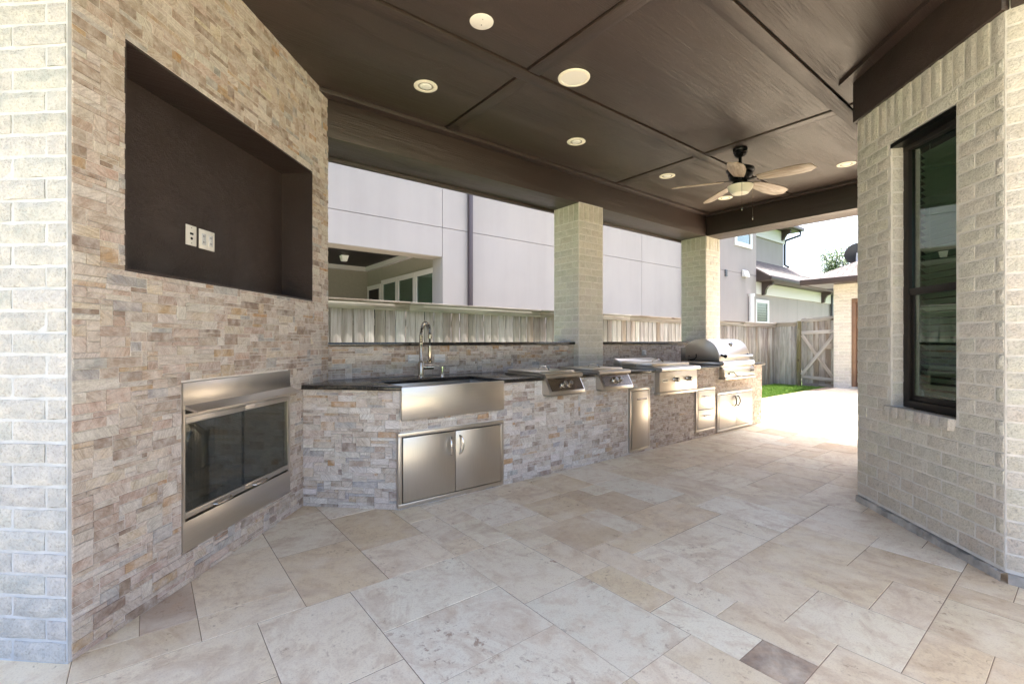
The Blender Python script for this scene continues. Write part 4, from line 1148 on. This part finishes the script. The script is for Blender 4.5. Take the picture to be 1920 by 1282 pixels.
for xx in (20.75, 27.6):
    MB().prism([(.049, 3.74), (-.40, 3.74), (-.40, 3.62), (-.22, 3.56), (-.12, 3.42), (-.08, 3.22), (.049, 3.18)], xx, xx + .16, 'x').build('bracket', 'brown_trim', nh)
urf = MB().add([(20.0, .45, 6.95), (26.3, .45, 6.95), (26.3, 3.4, 7.05), (24.0, 3.4, 8.6), (20.0, 3.4, 8.6)], [(0, 1, 3, 4), (1, 2, 3)]).build('upper_roof', 'shingle', nh, smooth=False)
MB().box(20.0, 26.35, .38, .50, 6.80, 6.97).box(26.24, 26.36, .5, 3.4, 6.8, 6.97).build('gutter', 'brown_trim', urf, .02)
bx('soffit', 'brown_trim', urf, 20.0, 26.24, .5, 1.6, 6.76, 6.80)
MB().prism([(1.029, 6.76), (.62, 6.76), (.62, 6.62), (.80, 6.55), (.92, 6.35), (1.029, 6.28)], 25.2, 25.36, 'x').build('bracket', 'brown_trim', nh)
MB().tube([(26.0, .44, 6.78), (26.0, .46, 6.55), (25.72, 1.02, 6.35), (25.68, 1.06, 6.1), (25.68, 1.06, 5.1), (25.9, .95, 5.0)], .06, 8).build('downspout', 'gutter_grey', nh)
dspout_ = MB().box(29.0, 29.12, -.02, .08, 0, 3.7).build('downspout', 'gutter_grey', nh)
main_roof = MB().add([(-7, -.6, 7.25), (20.6, -.6, 7.25), (20.6, 5, 10.0), (-7, 5, 10.0)], [(0, 1, 2, 3)]).build('main_roof', 'shingle', nh, smooth=False)
bx('soffit', 'brown_trim', main_roof, -7, 20.6, -.6, .4, 7.2, 7.24)
lf = thing('patio_lantern', 'small glass ceiling lantern in the neighbouring covered patio', 'lamp', (3.93, 11.87, 3.42))
MB().prism([(-.09, -.09), (.09, -.09), (.09, .09), (-.09, .09)], -.03, 0, 'z').build('base', 'chrome', lf)
MB().add([(-.09, -.09, -.03), (.09, -.09, -.03), (.09, .09, -.03), (-.09, .09, -.03), (-.06, -.06, -.17), (.06, -.06, -.17), (.06, .06, -.17), (-.06, .06, -.17)], [(0, 1, 5, 4), (1, 2, 6, 5), (2, 3, 7, 6), (3, 0, 4, 7), (4, 5, 6, 7)]).build('shade', 'bulb', lf, smooth=False)

# ------------------------------------------------------------------ brick garage, dish, tree
GX, GY = 14.4, 4.432
ga = thing('brick_garage', 'low cream brick garage with brown eaves at the end of patio', 'garage', (GX, GY, 0), R(-90))
GM = frame((GX, GY, 0), R(-90)); GL = 7.0
DO = (.405, 1.35, .05, 2.33)
m = MB().box(0, DO[0], .0, .2, -.08, 2.80).box(DO[1], GL, .0, .2, -.08, 2.80).box(DO[0], DO[1], .0, .2, DO[3], 2.80)
m.box(-.0, .2, .2, 6, -.08, 2.8)
m.build('mortar', 'mortar', ga, smooth=False, recalc=False)
rows = brick_rows(GL, -.05, 2.74, 91, [.235] * 30, [.115] + [.235] * 30, lin(206, 199, 189), [DO])
pieces(ga, GM, rows, brick_geo, 'brick', BRICK, BRICK_J, 'brick_facing', 90, True)
dg = bpy.data.objects.new('door', None); col.objects.link(dg); dg.parent = ga
MB().box(DO[0], DO[0] + .09, -.02, .12, DO[2], DO[3] - .09).box(DO[0], DO[1], -.0198, .12, DO[3] - .09, DO[3]).box(DO[1] - .09, DO[1], -.02, .12, DO[2], DO[3] - .09).build('frame', 'door_brown', dg, .004)
bx('leaf', 'door_brown', dg, DO[0] + .091, DO[1] - .091, .06, .10, DO[2], DO[3] - .091, .003)
bx('threshold', 'concrete', dg, DO[0] - .05, DO[1], -.06, .2, -.02, .049)
oh = .52
ex0, ey0, ez = -oh, -oh, 2.86
k_ = .52
rg_ = MB().add([(ex0, ey0, ez), (GL, ey0, ez), (GL, ey0 + 4, ez + 4 * k_), (ex0 + 4, ey0 + 4, ez + 4 * k_), (ex0, 7, ez), (ex0 + 4, 7, ez + 4 * k_)], [(0, 1, 2, 3), (0, 3, 5, 4)])
ro = rg_.build('roof', 'shingle', ga, smooth=False)
MB().box(ex0 - .08, GL, ey0 - .09, ey0 + .01, ez - .15, ez + .005).box(ex0 - .08, ex0 + .01, ey0 + .011, 7, ez - .15, ez + .005).build('gutter', 'brown_trim', ro, .015)
bx('soffit', 'brown_trim', ro, ex0 + .01, GL, ey0 + .011, 1.0, ez - .13, ez - .10)
ds = thing('satellite_dish', 'dark grey satellite dish on the garage roof', 'satellite dish', (15.3, 4.16, 3.24))
rr_ = []
dm = MB(); N2 = 28; ringv = []
for q in range(5):
    r_ = .30 * q / 4
    for k in range(N2):
        an = 2 * math.pi * k / N2; ringv.append((r_ * math.cos(an), r_ * .92 * math.sin(an), .28 * r_ * r_ / .34))
fs = []
for q in range(4):
    for k in range(N2): fs.append((q * N2 + k, q * N2 + (k + 1) % N2, (q + 1) * N2 + (k + 1) % N2, (q + 1) * N2 + k))
dv = [(a, b, c - .012) for a, b, c in ringv]
dm.add(ringv, fs); dm.add(dv, [f[::-1] for f in fs])
dd = dm.build('reflector', 'dish_grey', ds, recalc=False)
dd.matrix_local = Matrix.Translation((0, 0, .37)) @ Matrix.Rotation(R(35), 4, 'Z') @ Matrix.Rotation(R(58), 4, 'Y')
MB().tube([(0, 0, -.05), (0, 0, .25), (-.03, -.02, .40)], .025, 10).build('mast', 'cover_plastic', ds)
MB().box(-.08, .08, -.08, .08, -.06, -.02).build('mount', 'cover_plastic', ds)

def tree(x, y, zc, rad, label, seed):
    rnd = random.Random(seed)
    t = thing('leafy_tree', label, 'tree', (x, y, -.075))
    m = MB().tube([(0, 0, 0), (.05, .02, zc * .3), (-.05, .05, zc * .6), (.05, 0, zc)], [.16, .13, .10, .04], 10)
    tips = []
    for k in range(34):
        a = rnd.uniform(0, 6.283); el = rnd.uniform(-.1, 1.3); L_ = rad * rnd.uniform(.6, 1.1)
        s0 = Vector((0, 0, zc * rnd.uniform(.55, .95)))
        e0 = s0 + Vector((math.cos(a) * math.cos(el), math.sin(a) * math.cos(el), math.sin(el))) * L_
        mid = s0.lerp(e0, .5) + Vector((rnd.uniform(-.1, .1), rnd.uniform(-.1, .1), .1))
        m.tube([s0, mid, e0], [.045, .028, .010], 5); tips += [(mid, .5), (e0, .45), (mid.lerp(e0, .6), .5)]
    m.build('trunk', 'bark', t)
    V, Fc, S = [], [], []
    for p, r_ in tips:
        for _ in range(150):
            q = p + Vector((rnd.gauss(0, 1), rnd.gauss(0, 1), rnd.gauss(0, .8))) * r_ * .5
            d = Vector((rnd.gauss(0, 1), rnd.gauss(0, 1), rnd.gauss(0, 1))).normalized(); s_ = d.orthogonal().normalized()
            l_, w_ = rnd.uniform(.09, .16), rnd.uniform(.03, .055); o = len(V)
            V += [tuple(q), tuple(q + d * l_ * .5 + s_ * w_), tuple(q + d * l_), tuple(q + d * l_ * .5 - s_ * w_)]
            Fc.append((o, o + 1, o + 2, o + 3)); S.append(rnd.random())
    me = bpy.data.meshes.new('crown'); me.from_pydata(V, [], Fc); me.materials.append(MAT['leaf'])
    me.attributes.new('seed', 'FLOAT', 'FACE').data.foreach_set('value', S)
    o = bpy.data.objects.new('crown', me); col.objects.link(o); o.parent = t
tree(31.2, 9.4, 5.2, 1.7, 'sparse green tree showing above the garage roof', 23)
